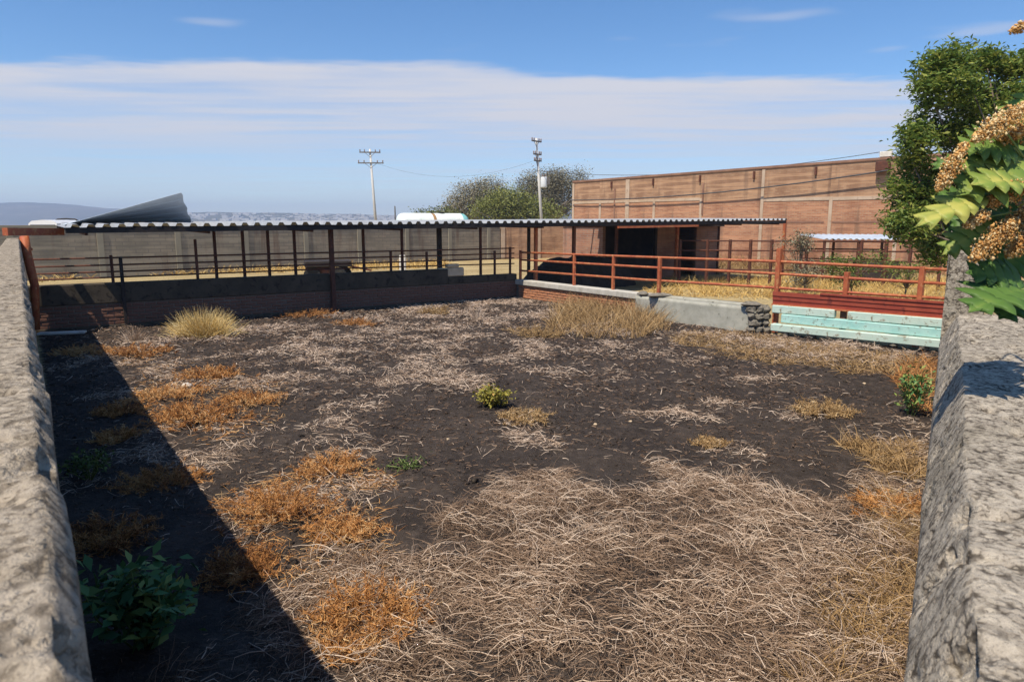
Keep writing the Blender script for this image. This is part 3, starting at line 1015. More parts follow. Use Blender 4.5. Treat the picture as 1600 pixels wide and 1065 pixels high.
PITCHC = 0.285
nsheet = int(round((S1 - S0) / (4 * PITCHC)))
per = (S1 - S0) / nsheet
rg = np.random.default_rng(5)
DEPTH = 4.2
for k in range(nsheet):
    a = S0 + k * per
    prof = []
    for j in range(4):
        for fr, hh in ((0.0, 0.0), (0.40, 0.0), (0.54, 0.068), (0.84, 0.068), (0.999, 0.0)):
            prof.append((a + (j + fr) * per / 4, hh))
    jit = rg.normal(0, 0.03)
    dz = rg.normal(0, 0.004)
    fs_, vs_ = [], []
    for t in (FO + jit, FO + 2.0, FO + DEPTH + rg.normal(0, 0.05)):
        for s, hh in prof:
            q = PL + dB * s + nB * t
            vs_.append(v3(q, roof_z(s, t) + hh + dz + 0.006))
    npf = len(prof)
    top = [(i * npf + j, i * npf + j + 1, (i + 1) * npf + j + 1, (i + 1) * npf + j) for i in range(2) for j in range(npf - 1)]
    low = [tuple(np.array(v) - np.array([0, 0, 0.006])) for v in vs_]
    n0 = len(vs_)
    m = MB()
    m.add(vs_ + low, top + [tuple(i + n0 for i in q[::-1]) for q in top]
          + [(j, n0 + j, n0 + j + 1, j + 1) for j in range(npf - 1)]
          + [(2 * npf + j, 2 * npf + j + 1, n0 + 2 * npf + j + 1, n0 + 2 * npf + j) for j in range(npf - 1)])
    m.build('roof_sheet', M_sheet, cn)
m = MB()
m.bar(v3(PL + dB * (S0 + 0.02) + nB * (FO + 0.06), roof_z(S0, FO) - 0.062), v3(PL + dB * (S1 - 0.03) + nB * (FO + 0.06), roof_z(S1, FO) - 0.062), 0.07, 0.115)
m.build('eave_beam', M_blackst, cn)
for t in (1.4, 2.8, 3.8):
    m = MB()
    m.bar(v3(PL + dB * (S0 + 0.05) + nB * t, roof_z(S0, t) - 0.045), v3(PL + dB * (S1 - 0.05) + nB * t, roof_z(S1, t) - 0.045), 0.06, 0.075)
    m.build('purlin', M_blackst, cn)
for s in np.linspace(S0 + 0.4, S1 - 0.3, 11):
    m = MB()
    m.bar(v3(PL + dB * s + nB * (FO + 0.17), roof_z(s, FO) - 0.135), v3(PL + dB * s + nB * (FO + DEPTH - 0.1), roof_z(s, FO + DEPTH) - 0.135), 0.05, 0.07)
    m.build('rafter', M_rust, cn)


def cpost(px, t, z0, hw, mat):
    P = PL + nB * t
    s = on_line(px, P, dB, 420)
    q = P + dB * s
    z1 = roof_z(s, t) - 0.02
    MB().cbox(v3(q, (z0 + z1) / 2), v3(dB * hw), v3(nB * hw), (0, 0, (z1 - z0) / 2), 0.006).build('post', mat, cn)


cpost(519, -0.10, -0.05, 0.055, M_rust)
for px in (338, 382, 421, 462, 569, 629, 751):
    cpost(px, 0.33, 0.0, 0.034, M_rust)
cpost(687, 0.33, 0.0, 0.06, M_blackst)
cpost(826, 1.2, 0.0, 0.045, M_blackst)
cpost(837, 0.14, 0.0, 0.05, M_redpipe)
cpost(896, 0.16, 0.0, 0.05, M_rust)
cpost(962, 1.5, 0.0, 0.05, M_rust)
cpost(1056, 1.6, 0.0, 0.06, M_redpipe)
cpost(1222, 0.0, 0.0, 0.055, M_redpipe)
cpost(1120, 3.3, 0.0, 0.05, M_rust)
m = MB()
m.bar(v3(PL + dB * (S1 - 9.5) + nB * (FO - 0.03), roof_z(S1 - 9.5, FO) - 0.17), v3(PL + dB * (S1 - 5.5) + nB * (FO - 0.03), roof_z(S1 - 5.5, FO) - 0.16), 0.05, 0.07)
m.build('fascia_strip', M_redpipe, cn)

# loose sheet lifted off the roof
A, B_ = D(98, 352, 15.9), D(283, 301, 17.1)
Dd, C_ = D(112, 351, 17.3), D(300, 350, 18.9)
nu, nv = 25, 41
P_ = []
for i in range(nu):
    for j in range(nv):
        u, v = i / (nu - 1), j / (nv - 1)
        top = A + (B_ - A) * u
        bot = Dd + (C_ - Dd) * u
        sag = 0.0 * math.sin(math.pi * u) * (1 - v)
        rib = 0.03 * (1 if (v * 5) % 1 > 0.62 else 0)
        ed = 0.02 * math.sin(v * 17) * (u > 0.98)
        q = top * (1 - v) + bot * v + np.array([ed, 0, sag]) + np.array([0.02, -0.45, 0.6]) * rib
        P_.append(q)
ls = MB().grid(np.array(P_), nu, nv).build('loose_roof_sheet', M_sheetdk)
props(ls, 'blue-grey corrugated sheet lifted up off the left end of the canopy roof', 'roof sheet')
sd = ls.modifiers.new('thickness', 'SOLIDIFY')
sd.thickness = 0.006

# red gate frame at the far end of the left wall
gp = thing('steel_gateway', v3(PL + dB * 0.25 + nB * 0.0), 'red steel gate post with overhead beam at the far end of the left wall', 'gateway')
a, b_ = D(8, 364, 13.6), D(97, 364, 15.6)
MB().bar((a[0], a[1], 2.16), (b_[0], b_[1], 2.14), 0.10, 0.15).build('overhead_beam', M_redpipe, gp)
m = MB()
m.tube([D(38, 369, 14.45), D(42, 395, 14.42), D(49, 425, 14.42), D(54, 445, 14.45), D(56, 515, 14.45)], [0.085, 0.085, 0.085, 0.08, 0.08], 8)
m.build('post', M_redpipe, gp, True)
MB().bar(D(30, 372, 14.5), D(48, 392, 14.55), 0.05, 0.10).build('brace', M_redpipe, gp)
q = G(95, 524)
o = MB().cbox((q[0], q[1] + 0.05, 0.05), (0.42, 0.12, 0), (-0.025, 0.09, 0), (0, 0, 0.025), 0.008).build('loose_plank', M_pale)
props(o, 'pale weathered plank lying on the shaded floor below the gate frame', 'plank')

# ------------------------------------------------------------------ far walls
GA, GB = np.array([-30.5, 19.0]), np.array([-0.86, 46.7])
dG = (GB - GA) / np.linalg.norm(GB - GA)
nG = np.array([-dG[1], dG[0]])
LG = np.linalg.norm(GB - GA)
gw = thing('boundary_wall', v3((GA + GB) / 2), 'long grey-brown block boundary wall behind the canopy', 'wall')
for k in range(13):
    q = GA + dG * (1.0 + k * (LG - 2) / 12) - nG * 0.105
    MB().box(v3(q, 1.06), v3(dG * 0.12), v3(nG * 0.045), (0, 0, 1.1)).build('pilaster', M_blockcol, gw)
MB().box(v3((GA + GB) / 2, 2.2), v3(dG * LG / 2), v3(nG * 0.13), (0, 0, 0.06)).build('coping', M_blockcol, gw)


def local_wall(name, P, d, L, z0, z1, thick, mat, parent):
    """wall slab in its own frame: local x along, z up"""
    n = np.array([-d[1], d[0]])
    mb = MB().box((L / 2, 0, (z0 + z1) / 2), (L / 2, 0, 0), (0, thick / 2, 0), (0, 0, (z1 - z0) / 2))
    me = bpy.data.meshes.new(name)
    me.from_pydata(mb.v, [], mb.f)
    me.materials.append(mat)
    o = bpy.data.objects.new(name, me)
    COL.objects.link(o)
    o.rotation_euler = (0, 0, math.atan2(d[1], d[0]))
    o.location = v3(P) - wpos(parent)
    o.parent = parent
    return o


local_wall('block_wall', GA, dG, LG, -0.1, 2.17, 0.2, M_blockwall, gw)
# lower brick wall joining the building
WA, WB = GB + np.array([0.1, 0.1]), np.array([4.3, 49.4])
dW = (WB - WA) / np.linalg.norm(WB - WA)
LW = np.linalg.norm(WB - WA)
bw = thing('brick_wall', v3((WA + WB) / 2), 'lower orange brick wall seen below the canopy, left of the big brick building', 'wall')
local_wall('brickwork', WA, dW, LW, -0.2, 2.25, 0.2, M_bbrick_up, bw)
for f in (0.02, 0.5, 0.97):
    q = WA + dW * LW * f + np.array([dW[1], -dW[0]]) * 0.11
    MB().box(v3(q, 1.0), v3(dW * 0.13), v3(np.array([-dW[1], dW[0]]) * 0.06), (0, 0, 1.2)).build('column', M_column, bw)

# big brick building
BA = np.array([4.3, 49.4])
BE = np.array([18.78, 34.05])
dE = (BE - BA) / np.linalg.norm(BE - BA)
nE = np.array([-dE[1], dE[0]])
if nE[1] < 0: nE = -nE
LE = on_line(1760, BA, dE, 300)
bd = thing('brick_building', v3(BA + dE * LE / 2), 'tall unfinished brick building wall with pale concrete columns behind the pen', 'building')
cols = [893, 938, 979, 1022, 1095, 1190, 1297, 1402, 1520, 1640]
us = [on_line(px, BA, dE, 320) for px in cols]
us[0] = 0.0
topz = lambda u: 5.25 + 0.012 * u
bandz = [3.78, 3.78, 3.78, 3.78, 3.72, 3.62, 3.60, 3.58, 3.58, 3.58]
for i in range(len(us)):
    u0 = us[i]
    u1 = us[i + 1] if i + 1 < len(us) else LE
    local_wall('lower_brick_panel', BA + dE * u0, dE, u1 - u0 - 0.004, -0.3, bandz[i] - 0.05, 0.22, M_bbrick_lo, bd)
    local_wall('upper_brick_panel', BA + dE * u0, dE, u1 - u0 - 0.004, bandz[i] - 0.046, topz((u0 + u1) / 2) - 0.1, 0.21, M_bbrick_up, bd)
    hw = 0.30 if i == 2 else 0.17
    full = i in (0, 2, 5, 8)
    zt = topz(u0) - 0.16 if full else bandz[i] + 0.1
    MB().box(v3(BA + dE * (u0 + hw * 0.5) - nE * 0.10, (zt - 0.3) / 2), v3(dE * hw / 2), v3(nE * 0.05), (0, 0, (zt + 0.3) / 2)).build('column', M_column, bd)
    if i != 4:
        MB().box(v3(BA + dE * (u0 + u1) / 2 - nE * 0.095, bandz[i]), v3(dE * ((u1 - u0) / 2 - 0.005)), v3(nE * 0.04), (0, 0, 0.085)).build('tie_beam', M_column, bd)
    if i >= 5:
        MB().box(v3(BA + dE * (u0 + u1) / 2 - nE * 0.095, 2.42), v3(dE * ((u1 - u0) / 2 - 0.2)), v3(nE * 0.035), (0, 0, 0.05)).build('lower_tie_beam', M_bcoping, bd)
MB().box(v3(BA + dE * LE / 2, topz(LE / 2) - 0.045), v3(dE * LE / 2, 0.012 * LE / 2), v3(nE * 0.16), (0, 0, 0.06)).build('coping', M_bcoping, bd)
# return wall at the left end
MB().box(v3(BA + nE * 6.1, 2.4), v3(nE * 5.95), v3(dE * 0.1), (0, 0, 2.75)).build('return_wall', M_bbrick_up, bd)
for px in (958, 1023, 1096, 1180, 1276):
    u = on_line(px, BA, dE, 280)
    m = MB().box(v3(BA + dE * u - nE * 0.16, topz(u) - 0.42), v3(dE * 0.05), v3(nE * 0.05), (0, 0, 0.20))
    m.build('drain_spout', M_rust, bd)
for px, h in ((962, 1.3), (1100, 0.9)):
    u = on_line(px, BA, dE, 280) + 0.05
    MB().box(v3(BA + dE * u - nE * 0.125, topz(u) - 0.7 - h), v3(dE * 0.05), v3(nE * 0.03), (0, 0, h)).build('downpipe', M_bcoping, bd)
u = on_line(1383, BA, dE, 262)
m = MB().cbox(v3(BA + dE * u - nE * 0.3, topz(u) - 0.42), v3(dE * 0.3), v3(nE * 0.16), (0, 0, 0.24), 0.03)
o = m.build('wall_bracket', M_rust)
props(o, 'dark rusty box bracket near the top of the brick building beside the tree', 'bracket')
o = MB().cbox(v3(BA + dE * u, topz(u) + 0.16), v3(dE * 0.28), v3(nE * 0.1), (0, 0, 0.13), 0.02).build('concrete_block', M_pale)
props(o, 'pale concrete block resting on top of the brick building wall', 'block')

# small brick shed below the right part of the canopy
sb = thing('brick_shed', v3(PL + dB * 20 + nB * 4.4), 'small dark open brick shed under the right end of the canopy', 'shed')
ts = 3.3


def sdot(px):
    P = PL + nB * ts
    return on_line(px, P, dB, 380)


a0, a1, a2, a3, a4 = sdot(946), sdot(1026), sdot(1054), sdot(1088), sdot(1121)
zr = 2.2
PSh = PL + nB * ts


def slab(s0, s1, t0, t1, z0, z1, mat, nm):
    c = PL + dB * (s0 + s1) / 2 + nB * (t0 + t1) / 2
    return MB().box(v3(c, (z0 + z1) / 2), v3(dB * (s1 - s0) / 2), v3(nB * (t1 - t0) / 2), (0, 0, (z1 - z0) / 2)).build(nm, mat, sb)


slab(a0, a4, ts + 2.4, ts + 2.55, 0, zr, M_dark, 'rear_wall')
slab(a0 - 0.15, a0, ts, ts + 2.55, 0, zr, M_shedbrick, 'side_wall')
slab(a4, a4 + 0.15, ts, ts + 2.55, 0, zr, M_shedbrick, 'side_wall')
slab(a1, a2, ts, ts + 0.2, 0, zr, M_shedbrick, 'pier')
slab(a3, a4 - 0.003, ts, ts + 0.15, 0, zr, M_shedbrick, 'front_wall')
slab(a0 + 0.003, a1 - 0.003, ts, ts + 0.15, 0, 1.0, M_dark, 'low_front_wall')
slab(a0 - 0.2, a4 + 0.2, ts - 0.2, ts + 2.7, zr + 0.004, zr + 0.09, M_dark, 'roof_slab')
slab(a1 - 0.12, a1 - 0.003, ts - 0.04, ts + 0.08, 0, zr, M_blackst, 'door_frame')

# dark heap under the canopy
hc = PL + dB * (on_line(905, PL + nB * 2.0, dB, 420)) + nB * 2.0
V = []
nu, nv = 46, 22
for i in range(nu):
    for j in range(nv):
        u, v = i / (nu - 1) * 2 - 1, j / (nv - 1) * 2 - 1
        r_ = max(abs(u) ** 2.6, 0) + abs(v) ** 2.4
        z = 1.15 * max(0, 1 - r_) ** 0.55 * (0.8 + 0.2 * min(1, (u + 1) * 2))
        q = hc + dB * u * 2.6 + nB * v * 1.2
        z += (fnoise(q[0], q[1], 1.6, 61, 4) - 0.5) * 0.35 * min(1, z * 2)
        V.append(v3(q, z - 0.05))
o = MB().grid(np.array(V)[:, :], nu, nv).build('manure_heap', M_heap, None, True)
props(o, 'dark heap under the canopy behind the red railing, left of the shed', 'heap')

# corral beyond the right parapet
KA = np.array([7.0, 26.0]); KB = np.array([17.5, 24.0])
dKK = (KB - KA) / np.linalg.norm(KB - KA)
cor = []
for px in (1062, 1105, 1140, 1172, 1205, 1260, 1345, 1384, 1422, 1470):
    s = on_line(px, KA, dKK, 400)
    cor.append((KA + dKK * s, 0.0, 1.75, 0.045))
railing('corral_fence', 'rusty pipe corral fence among dry weeds below the brick building', [cor[0][0], cor[-1][0]], [1.70, 1.35, 1.0, 0.65], M_rust, cor, 0.028)
# lean-to shelter
sl = thing('shelter', v3((15.5, 27.0)), 'low lean-to shelter with blue-grey sheet roof beside the tree', 'shelter')
c0, c1 = D(1288, 379, 27.0), D(1432, 377, 26.0)
z = 1.72
P_ = []
nx_ = 61
for i in range(nx_):
    u = i / (nx_ - 1)
    for j, (off, zz) in enumerate(((0, 0.0), (2.4, 0.14))):
        q = c0 + (c1 - c0) * u
        P_.append((q[0], q[1] + off, z + zz + (0.04 if i % 4 in (1, 2) else 0)))
o = MB().grid(np.array(P_), nx_, 2).build('roof_sheet', M_shelter, sl)
sd = o.modifiers.new('thickness', 'SOLIDIFY'); sd.thickness = 0.01
MB().bar((c0[0], c0[1] + 0.1, z - 0.06), (c1[0], c1[1] + 0.1, z - 0.06), 0.06, 0.08).build('eave_beam', M_blackst, sl)
for u in (0.02, 0.4, 0.7, 0.97):
    q = c0 + (c1 - c0) * u
    for off in (0.12, 2.2):
        MB().box((q[0], q[1] + off, (z - 0.02) / 2), (0.04, 0, 0), (0, 0.04, 0), (0, 0, (z - 0.02) / 2)).build('post', M_rust, sl)
for zz in (0.5, 0.9, 1.3):
    MB().bar((c0[0], c0[1] + 2.15, zz), (c1[0], c1[1] + 2.15, zz), 0.04, 0.06).build('rail', M_rust, sl)
o = MB().cbox((c1[0] - 0.9, c1[1] + 1.0, 0.45), (0.75, 0, 0), (0, 0.4, 0), (0, 0, 0.45), 0.06).build('feed_box', M_dark)
props(o, 'dark feed box standing under the low shelter', 'box')

# dark trailer far behind the back parapet
tq = D(512, 412, 27.5)
tl = thing('feed_cart', (tq[0], tq[1], 0), 'dark low feed cart behind the back railing', 'cart')
MB().cbox((tq[0], tq[1], 0.78), (0.85, 0.25, 0), (-0.15, 0.45, 0), (0, 0, 0.12), 0.03).build('bed', M_blackst, tl)
for sx in (-0.5, 0.5):
    for sy in (-0.42, 0.42):
        MB().lathe((tq[0] + sx, tq[1] + sy, 0.33), [(0.02, -0.07), (0.33, -0.07), (0.33, 0.07), (0.02, 0.07)], 18, (0, 1, 0)).build('wheel', M_tyre, tl)
MB().bar((tq[0] + 0.8, tq[1], 0.7), (tq[0] + 1.7, tq[1] + 0.1, 0.5), 0.07, 0.07).build('drawbar', M_rust, tl)
MB().cbox((tq[0] - 0.3, tq[1], 0.46), (0.5, 0, 0), (0, 0.36, 0), (0, 0, 0.19), 0.03).build('axle_box', M_rust, tl)
tq = D(608, 412, 31)
o = MB().cbox((tq[0] + 0.6, tq[1], 0.45), (0.14, 0.03, 0), (-0.03, 0.14, 0), (0, 0, 0.5), 0.03).build('marker_post', M_pale)
props(o, 'short pale concrete marker post behind the back railing', 'post')

# ------------------------------------------------------------------ tanker, car, poles
ty = 56.0
ta, tb = D(622, 344, ty), D(728, 344, ty + 3)
tk = thing('tanker_truck', ((ta[0] + tb[0]) / 2, (ta[1] + tb[1]) / 2, 0), 'white and turquoise tank truck seen over the canopy roof', 'truck')
ax = tb - ta
ax[2] = 0
Lk = np.linalg.norm(ax)
ax /= Lk
cz = 2.28
R = 0.92
cc = np.array([ta[0], ta[1], cz])
MB().lathe(cc, [(0.01, -0.02), (R * 0.55, 0.0), (R * 0.86, 0.10), (R * 0.97, 0.28), (R, 0.5), (R, Lk * 0.46)], 28, ax).build('front_tank', M_tankw, tk, True)
MB().lathe(cc, [(R * 0.985, Lk * 0.46), (R * 0.985, Lk * 0.50)], 28, ax).build('strap', M_tankb, tk, True)
MB().lathe(cc, [(R, Lk * 0.50), (R, Lk * 0.90)], 28, ax).build('rear_tank', M_tankw, tk, True)
MB().lathe(cc, [(R * 1.0, Lk * 0.90), (R * 0.97, Lk * 0.95), (R * 0.8, Lk * 0.99), (R * 0.4, Lk), (0.01, Lk)], 28, ax).build('rear_cap', M_tankt, tk, True)
MB().lathe(cc + ax * Lk * 0.62 + np.array([0, 0, R - 0.02]), [(0.3, 0), (0.3, 0.09), (0.01, 0.1)], 16).build('hatch', M_blackst, tk)
sdv = np.cross(ax, (0, 0, 1))
MB().box(cc + ax * Lk / 2 - np.array([0, 0, 1.1]), ax * Lk / 2, sdv * 0.4, (0, 0, 0.14)).build('chassis', M_blackst, tk)
for f in (0.12, 0.72, 0.9):
    for sgn in (-1, 1):
        q = cc + ax * Lk * f + sdv * sgn * 0.85
        q[2] = 0.5
        MB().lathe(q, [(0.1, -0.14), (0.48, -0.14), (0.5, 0), (0.48, 0.14), (0.1, 0.14)], 20, sdv).build('wheel', M_tyre, tk)
MB().cbox(cc - ax * 1.2 - np.array([0, 0, 0.75]), ax * 0.85, sdv * 1.0, (0, 0, 0.85), 0.1).build('cab', M_tankt, tk)

vy = 44.0
q = D(66, 345, vy)
vn = thing('parked_van', (q[0], vy, 0), 'white van roof just showing above the red beam at far left', 'van')
cx, zt = q[0], q[2] + 0.06


def section(prof, y0, y1, name, mat, par, smooth=False):
    vs = [(cx + x_, y_, z_) for y_ in (y0, y1) for x_, z_ in prof]
    n_ = len(prof)
    return MB().add(vs, [tuple(range(n_)), tuple(range(n_, 2 * n_))[::-1]] + [(i, n_ + i, n_ + (i + 1) % n_, (i + 1) % n_) for i in range(n_)]).build(name, mat, par, smooth)


hw = 0.95
section([(-hw, 0.35), (hw, 0.35), (hw, 1.3), (hw * 0.93, zt - 0.22), (hw * 0.7, zt - 0.06), (0, zt), (-hw * 0.7, zt - 0.06), (-hw * 0.93, zt - 0.22), (-hw, 1.3)], vy, vy + 4.6, 'body', M_carw, vn)
section([(-hw * 0.86, 1.35), (hw * 0.86, 1.35), (hw * 0.82, zt - 0.30), (-hw * 0.82, zt - 0.30)], vy - 0.02, vy - 0.004, 'windscreen', M_glass, vn)
MB().tube([(cx - hw * 0.95, vy + 2.4, zt - 0.12), (cx - hw * 0.6, vy + 2.4, zt + 0.05), (cx, vy + 2.4, zt + 0.09), (cx + hw * 0.6, vy + 2.4, zt + 0.05), (cx + hw * 0.95, vy + 2.4, zt - 0.12)], 0.05, 6).build('roof_bar', M_blackst, vn, True)
for y_ in (vy + 0.8, vy + 3.7):
    for sx in (-0.82, 0.82):
        MB().lathe((cx + sx, y_, 0.34), [(0.05, -0.1), (0.34, -0.1), (0.34, 0.1), (0.05, 0.1)], 18, (1, 0, 0)).build('wheel', M_tyre, vn)


def utility_pole(base_px, top, Y, lean, label, arms, transformer=False):
    b_ = D(*base_px, Y); b_[2] = 0.0
    t_ = D(*top, Y)
    bx = b_[0] + (b_[0] - t_[0]) * 0.02
    root = thing('utility_pole', (b_[0], Y, 0), label, 'utility pole', 'utility poles behind the canopy')
    up = t_ - b_
    Lp = np.linalg.norm(up)
    up /= Lp
    MB().tube([b_, b_ + up * Lp], [0.17, 0.10], 10).build('shaft', M_pole, root, True)
    for drop, half, yaw in arms:
        c = b_ + up * (Lp - drop)
        dv = np.array([math.cos(yaw), math.sin(yaw), 0.0])
        arm = MB().bar(c - dv * half - np.array([0, 0.14, 0]), c + dv * half - np.array([0, 0.14, 0]), 0.10, 0.12).build('crossarm', M_polewood, root)
        for k in (-1, -0.55, 0.55, 1):
            MB().lathe(c + dv * half * 0.94 * k - np.array([0, 0.14, 0]), [(0.03, 0.05), (0.07, 0.12), (0.04, 0.17), (0.075, 0.22), (0.04, 0.28), (0.01, 0.31)], 8).build('insulator', M_insul, arm)
        MB().bar(c - dv * half * 0.5 - np.array([0, 0.14, 0]), c - np.array([0, 0.10, 0.5]), 0.03, 0.04).build('arm_brace', M_polewood, arm)
        MB().bar(c + dv * half * 0.5 - np.array([0, 0.14, 0]), c - np.array([0, 0.10, 0.5]), 0.03, 0.04).build('arm_brace', M_polewood, arm)
    if transformer:
        c = b_ + up * (Lp - 4.1) + np.array([0.45, -0.15, 0])
        tr_ = MB().lathe(c, [(0.01, -0.5), (0.30, -0.5), (0.32, -0.4), (0.32, 0.42), (0.28, 0.5), (0.01, 0.52)], 18).build('transformer', M_transf, root, True)
        MB().box(c + np.array([0.42, 0, 0.1]), (0.14, 0, 0), (0, 0.2, 0), (0, 0, 0.32)).build('cooling_fins', M_polewood, tr_)
        for k in (-0.15, 0.15):
            MB().lathe(c + np.array([k, 0, 0.5]), [(0.04, 0), (0.06, 0.1), (0.04, 0.16), (0.05, 0.22), (0.01, 0.28)], 8).build('bushing', M_insul, tr_)
    return b_ + up * Lp


T1 = utility_pole((589, 352), (578, 233), 76, 0, 'leaning concrete utility pole with two crossarms, left of the tank truck', [(0.35, 1.1, 0.1), (1.45, 1.35, 0.05)])
T2 = utility_pole((849, 345), (838, 216), 68, 0, 'leaning concrete utility pole with grey transformer in front of the bare trees', [(0.3, 0.75, 0.9), (1.5, 0.55, 0.8), (2.1, 0.5, 0.8)], True)
q = D(617, 322, 60)
o = MB().tube([(q[0], 60, 0), (q[0], 60, q[2])], [0.09, 0.05], 8).build('thin_post', M_polewood)
props(o, 'thin dark post just left of the tank truck', 'post')


def wire(a, b_, sag, label, r=0.014):
    pts = [a + (b_ - a) * t + np.array([0, 0, -4 * sag * t * (1 - t)]) for t in np.linspace(0, 1, 15)]
    o = MB().tube(pts, r, 5).build('cable', M_wire)
    return props(o, label, 'cable')


wire(T2 + np.array([0, 0, -3.0]), D(1560, 205, 40), 1.2, 'thin overhead cable running above the brick building towards the tree', 0.02)
ua = on_line(1400, BA, dE, 270)
wire(v3(BA - nE * 0.35 + dE * 0.1, 3.95), v3(BA - nE * 0.5 + dE * ua, D(1400, 266, (BA + dE * ua)[1])[2]), 0.35, 'grey cable slung across the face of the brick building', 0.035)
wire(T1 + np.array([0, 0, -1.2]), T2 + np.array([0, 0, -2.0]), 1.6, 'thin overhead cable between the two utility poles', 0.008)

# ------------------------------------------------------------------ hills and far town
def hills(name, az0, az1, dist, prof, wid, seed, n=220):
    """prof: function of pixel column giving pixels above the horizon"""
    V = []
    for i in range(n):
        px = az0 + (az1 - az0) * i / (n - 1)
        ax_ = (px - 800) / FPX
        hgt = max(prof(px), 0.0) / FPX * dist
        for k, (dd, f) in enumerate(((-wid, 0.0), (-wid * 0.6, 0.42), (-wid * 0.25, 0.8), (0, 1.0), (wid * 0.4, 0.6), (wid * 0.9, 0.0))):
            dy = dist + dd
            jit = (fnoise(px * 0.02, k * 1.7, 1.0, seed, 4) - 0.5) * 0.35 * (0 < f < 1)
            V.append((ax_ * dy, dy, H * 0 + hgt * (f + jit * f) - (1.5 if f == 0 else 0) + (2.3 if f > 0 else 0)))
    o = MB().grid(np.array(V), n, 6).build(name, M_hill, None, True)
    return props(o, kind='structure')


hills('hill', -500, 780, 2700, lambda p: np.interp(p, [-500, -200, 14, 60, 130, 180, 260, 330, 450, 780], [20, 28, 33, 34, 30, 24, 24, 16, 12, 8]) + 3 * (fnoise(p, 0, 0.02, 5, 3) - 0.5), 500, 3)
hills('hill', 150, 2100, 2000, lambda p: np.interp(p, [150, 250, 330, 450, 560, 640, 760, 1000, 1500, 2100], [0, 15, 19, 17, 15, 13, 14, 20, 30, 30]) + 3 * (fnoise(p, 0, 0.03, 9, 3) - 0.5), 420, 8)
m = MB()
rg = np.random.default_rng(21)
for i in range(260):
    px = rg.uniform(285, 640)
    hh = np.interp(px, [150, 250, 330, 450, 560, 640], [0, 15, 19, 17, 15, 13])
    f = rg.uniform(0.15, 0.85)
    dy = 2000 - 420 * (1 - f) * 0.9
    z = (hh / FPX * 2000) * f * 0.98 + 2
    w_ = rg.uniform(3, 9)
    m.box(((px - 800) / FPX * dy, dy - 6, z + 2.5), (w_, 0, 0), (0, 4, 0), (0, 0, rg.uniform(2, 4.2)))
o = m.build('far_town', M_town)
props(o, 'far town of small pale houses on the hazy hillside', kind='stuff')


# ------------------------------------------------------------------ vegetation
def strands(base, az, el, L, r, droop, curl, nseg=4, sides=3, tip=0.35, floor=True, kink=0.0):
    n = len(base)
    kr = np.random.default_rng(n)
    roll = kr.uniform(0, math.pi, n)
    rings = []
    p = base.copy()
    for k in range(nseg + 1):
        t = k / nseg
        e_ = el - droop * t + kr.normal(0, 1, n) * kink * 0.6
        a_ = az + curl * t + kr.normal(0, 1, n) * kink
        dv = np.stack([np.cos(e_) * np.cos(a_), np.cos(e_) * np.sin(a_), np.sin(e_)], -1)
        if k > 0:
            p = p + dv * (L / nseg)[:, None]
            if floor:
                p[:, 2] = np.maximum(p[:, 2], gz(p[:, 0], p[:, 1]) + 0.004)
        sd = np.stack([-np.sin(a_), np.cos(a_), np.zeros(n)], -1)
        up = np.cross(dv, sd)
        rr = r * (1 - (1 - tip) * t)
        ring = []
        if sides == 2:                               # a flat blade with its own twist
            wd = (np.cos(roll)[:, None] * sd + np.sin(roll)[:, None] * up) * rr[:, None]
            ring = [p - wd, p + wd]
        for q in range(sides if sides > 2 else 0):
            an = 2 * math.pi * q / sides + math.pi / 2
            ring.append(p + (math.cos(an) * sd + math.sin(an) * up) * rr[:, None])
        rings.append(np.stack(ring, 1))
    V = np.stack(rings, 1)                          # n, nseg+1, sides, 3
    vp = (nseg + 1) * sides
    loc = []
    for k in range(nseg):
        for q in range(sides if sides > 2 else 1):
            q2 = (q + 1) % sides
            loc.append((k * sides + q, k * sides + q2, (k + 1) * sides + q2, (k + 1) * sides + q))
    loc = np.array(loc)
    F = (np.arange(n) * vp)[:, None, None] + loc[None]
    return V.reshape(-1, 3), F.reshape(-1, 4), vp


def join(parts):
    V, F, T = [], [], []
    b = 0
    for v, f, t in parts:
        V.append(v); F.append(f + b); T.append(t)
        b += len(v)
    return np.concatenate(V), np.concatenate(F), np.concatenate(T)


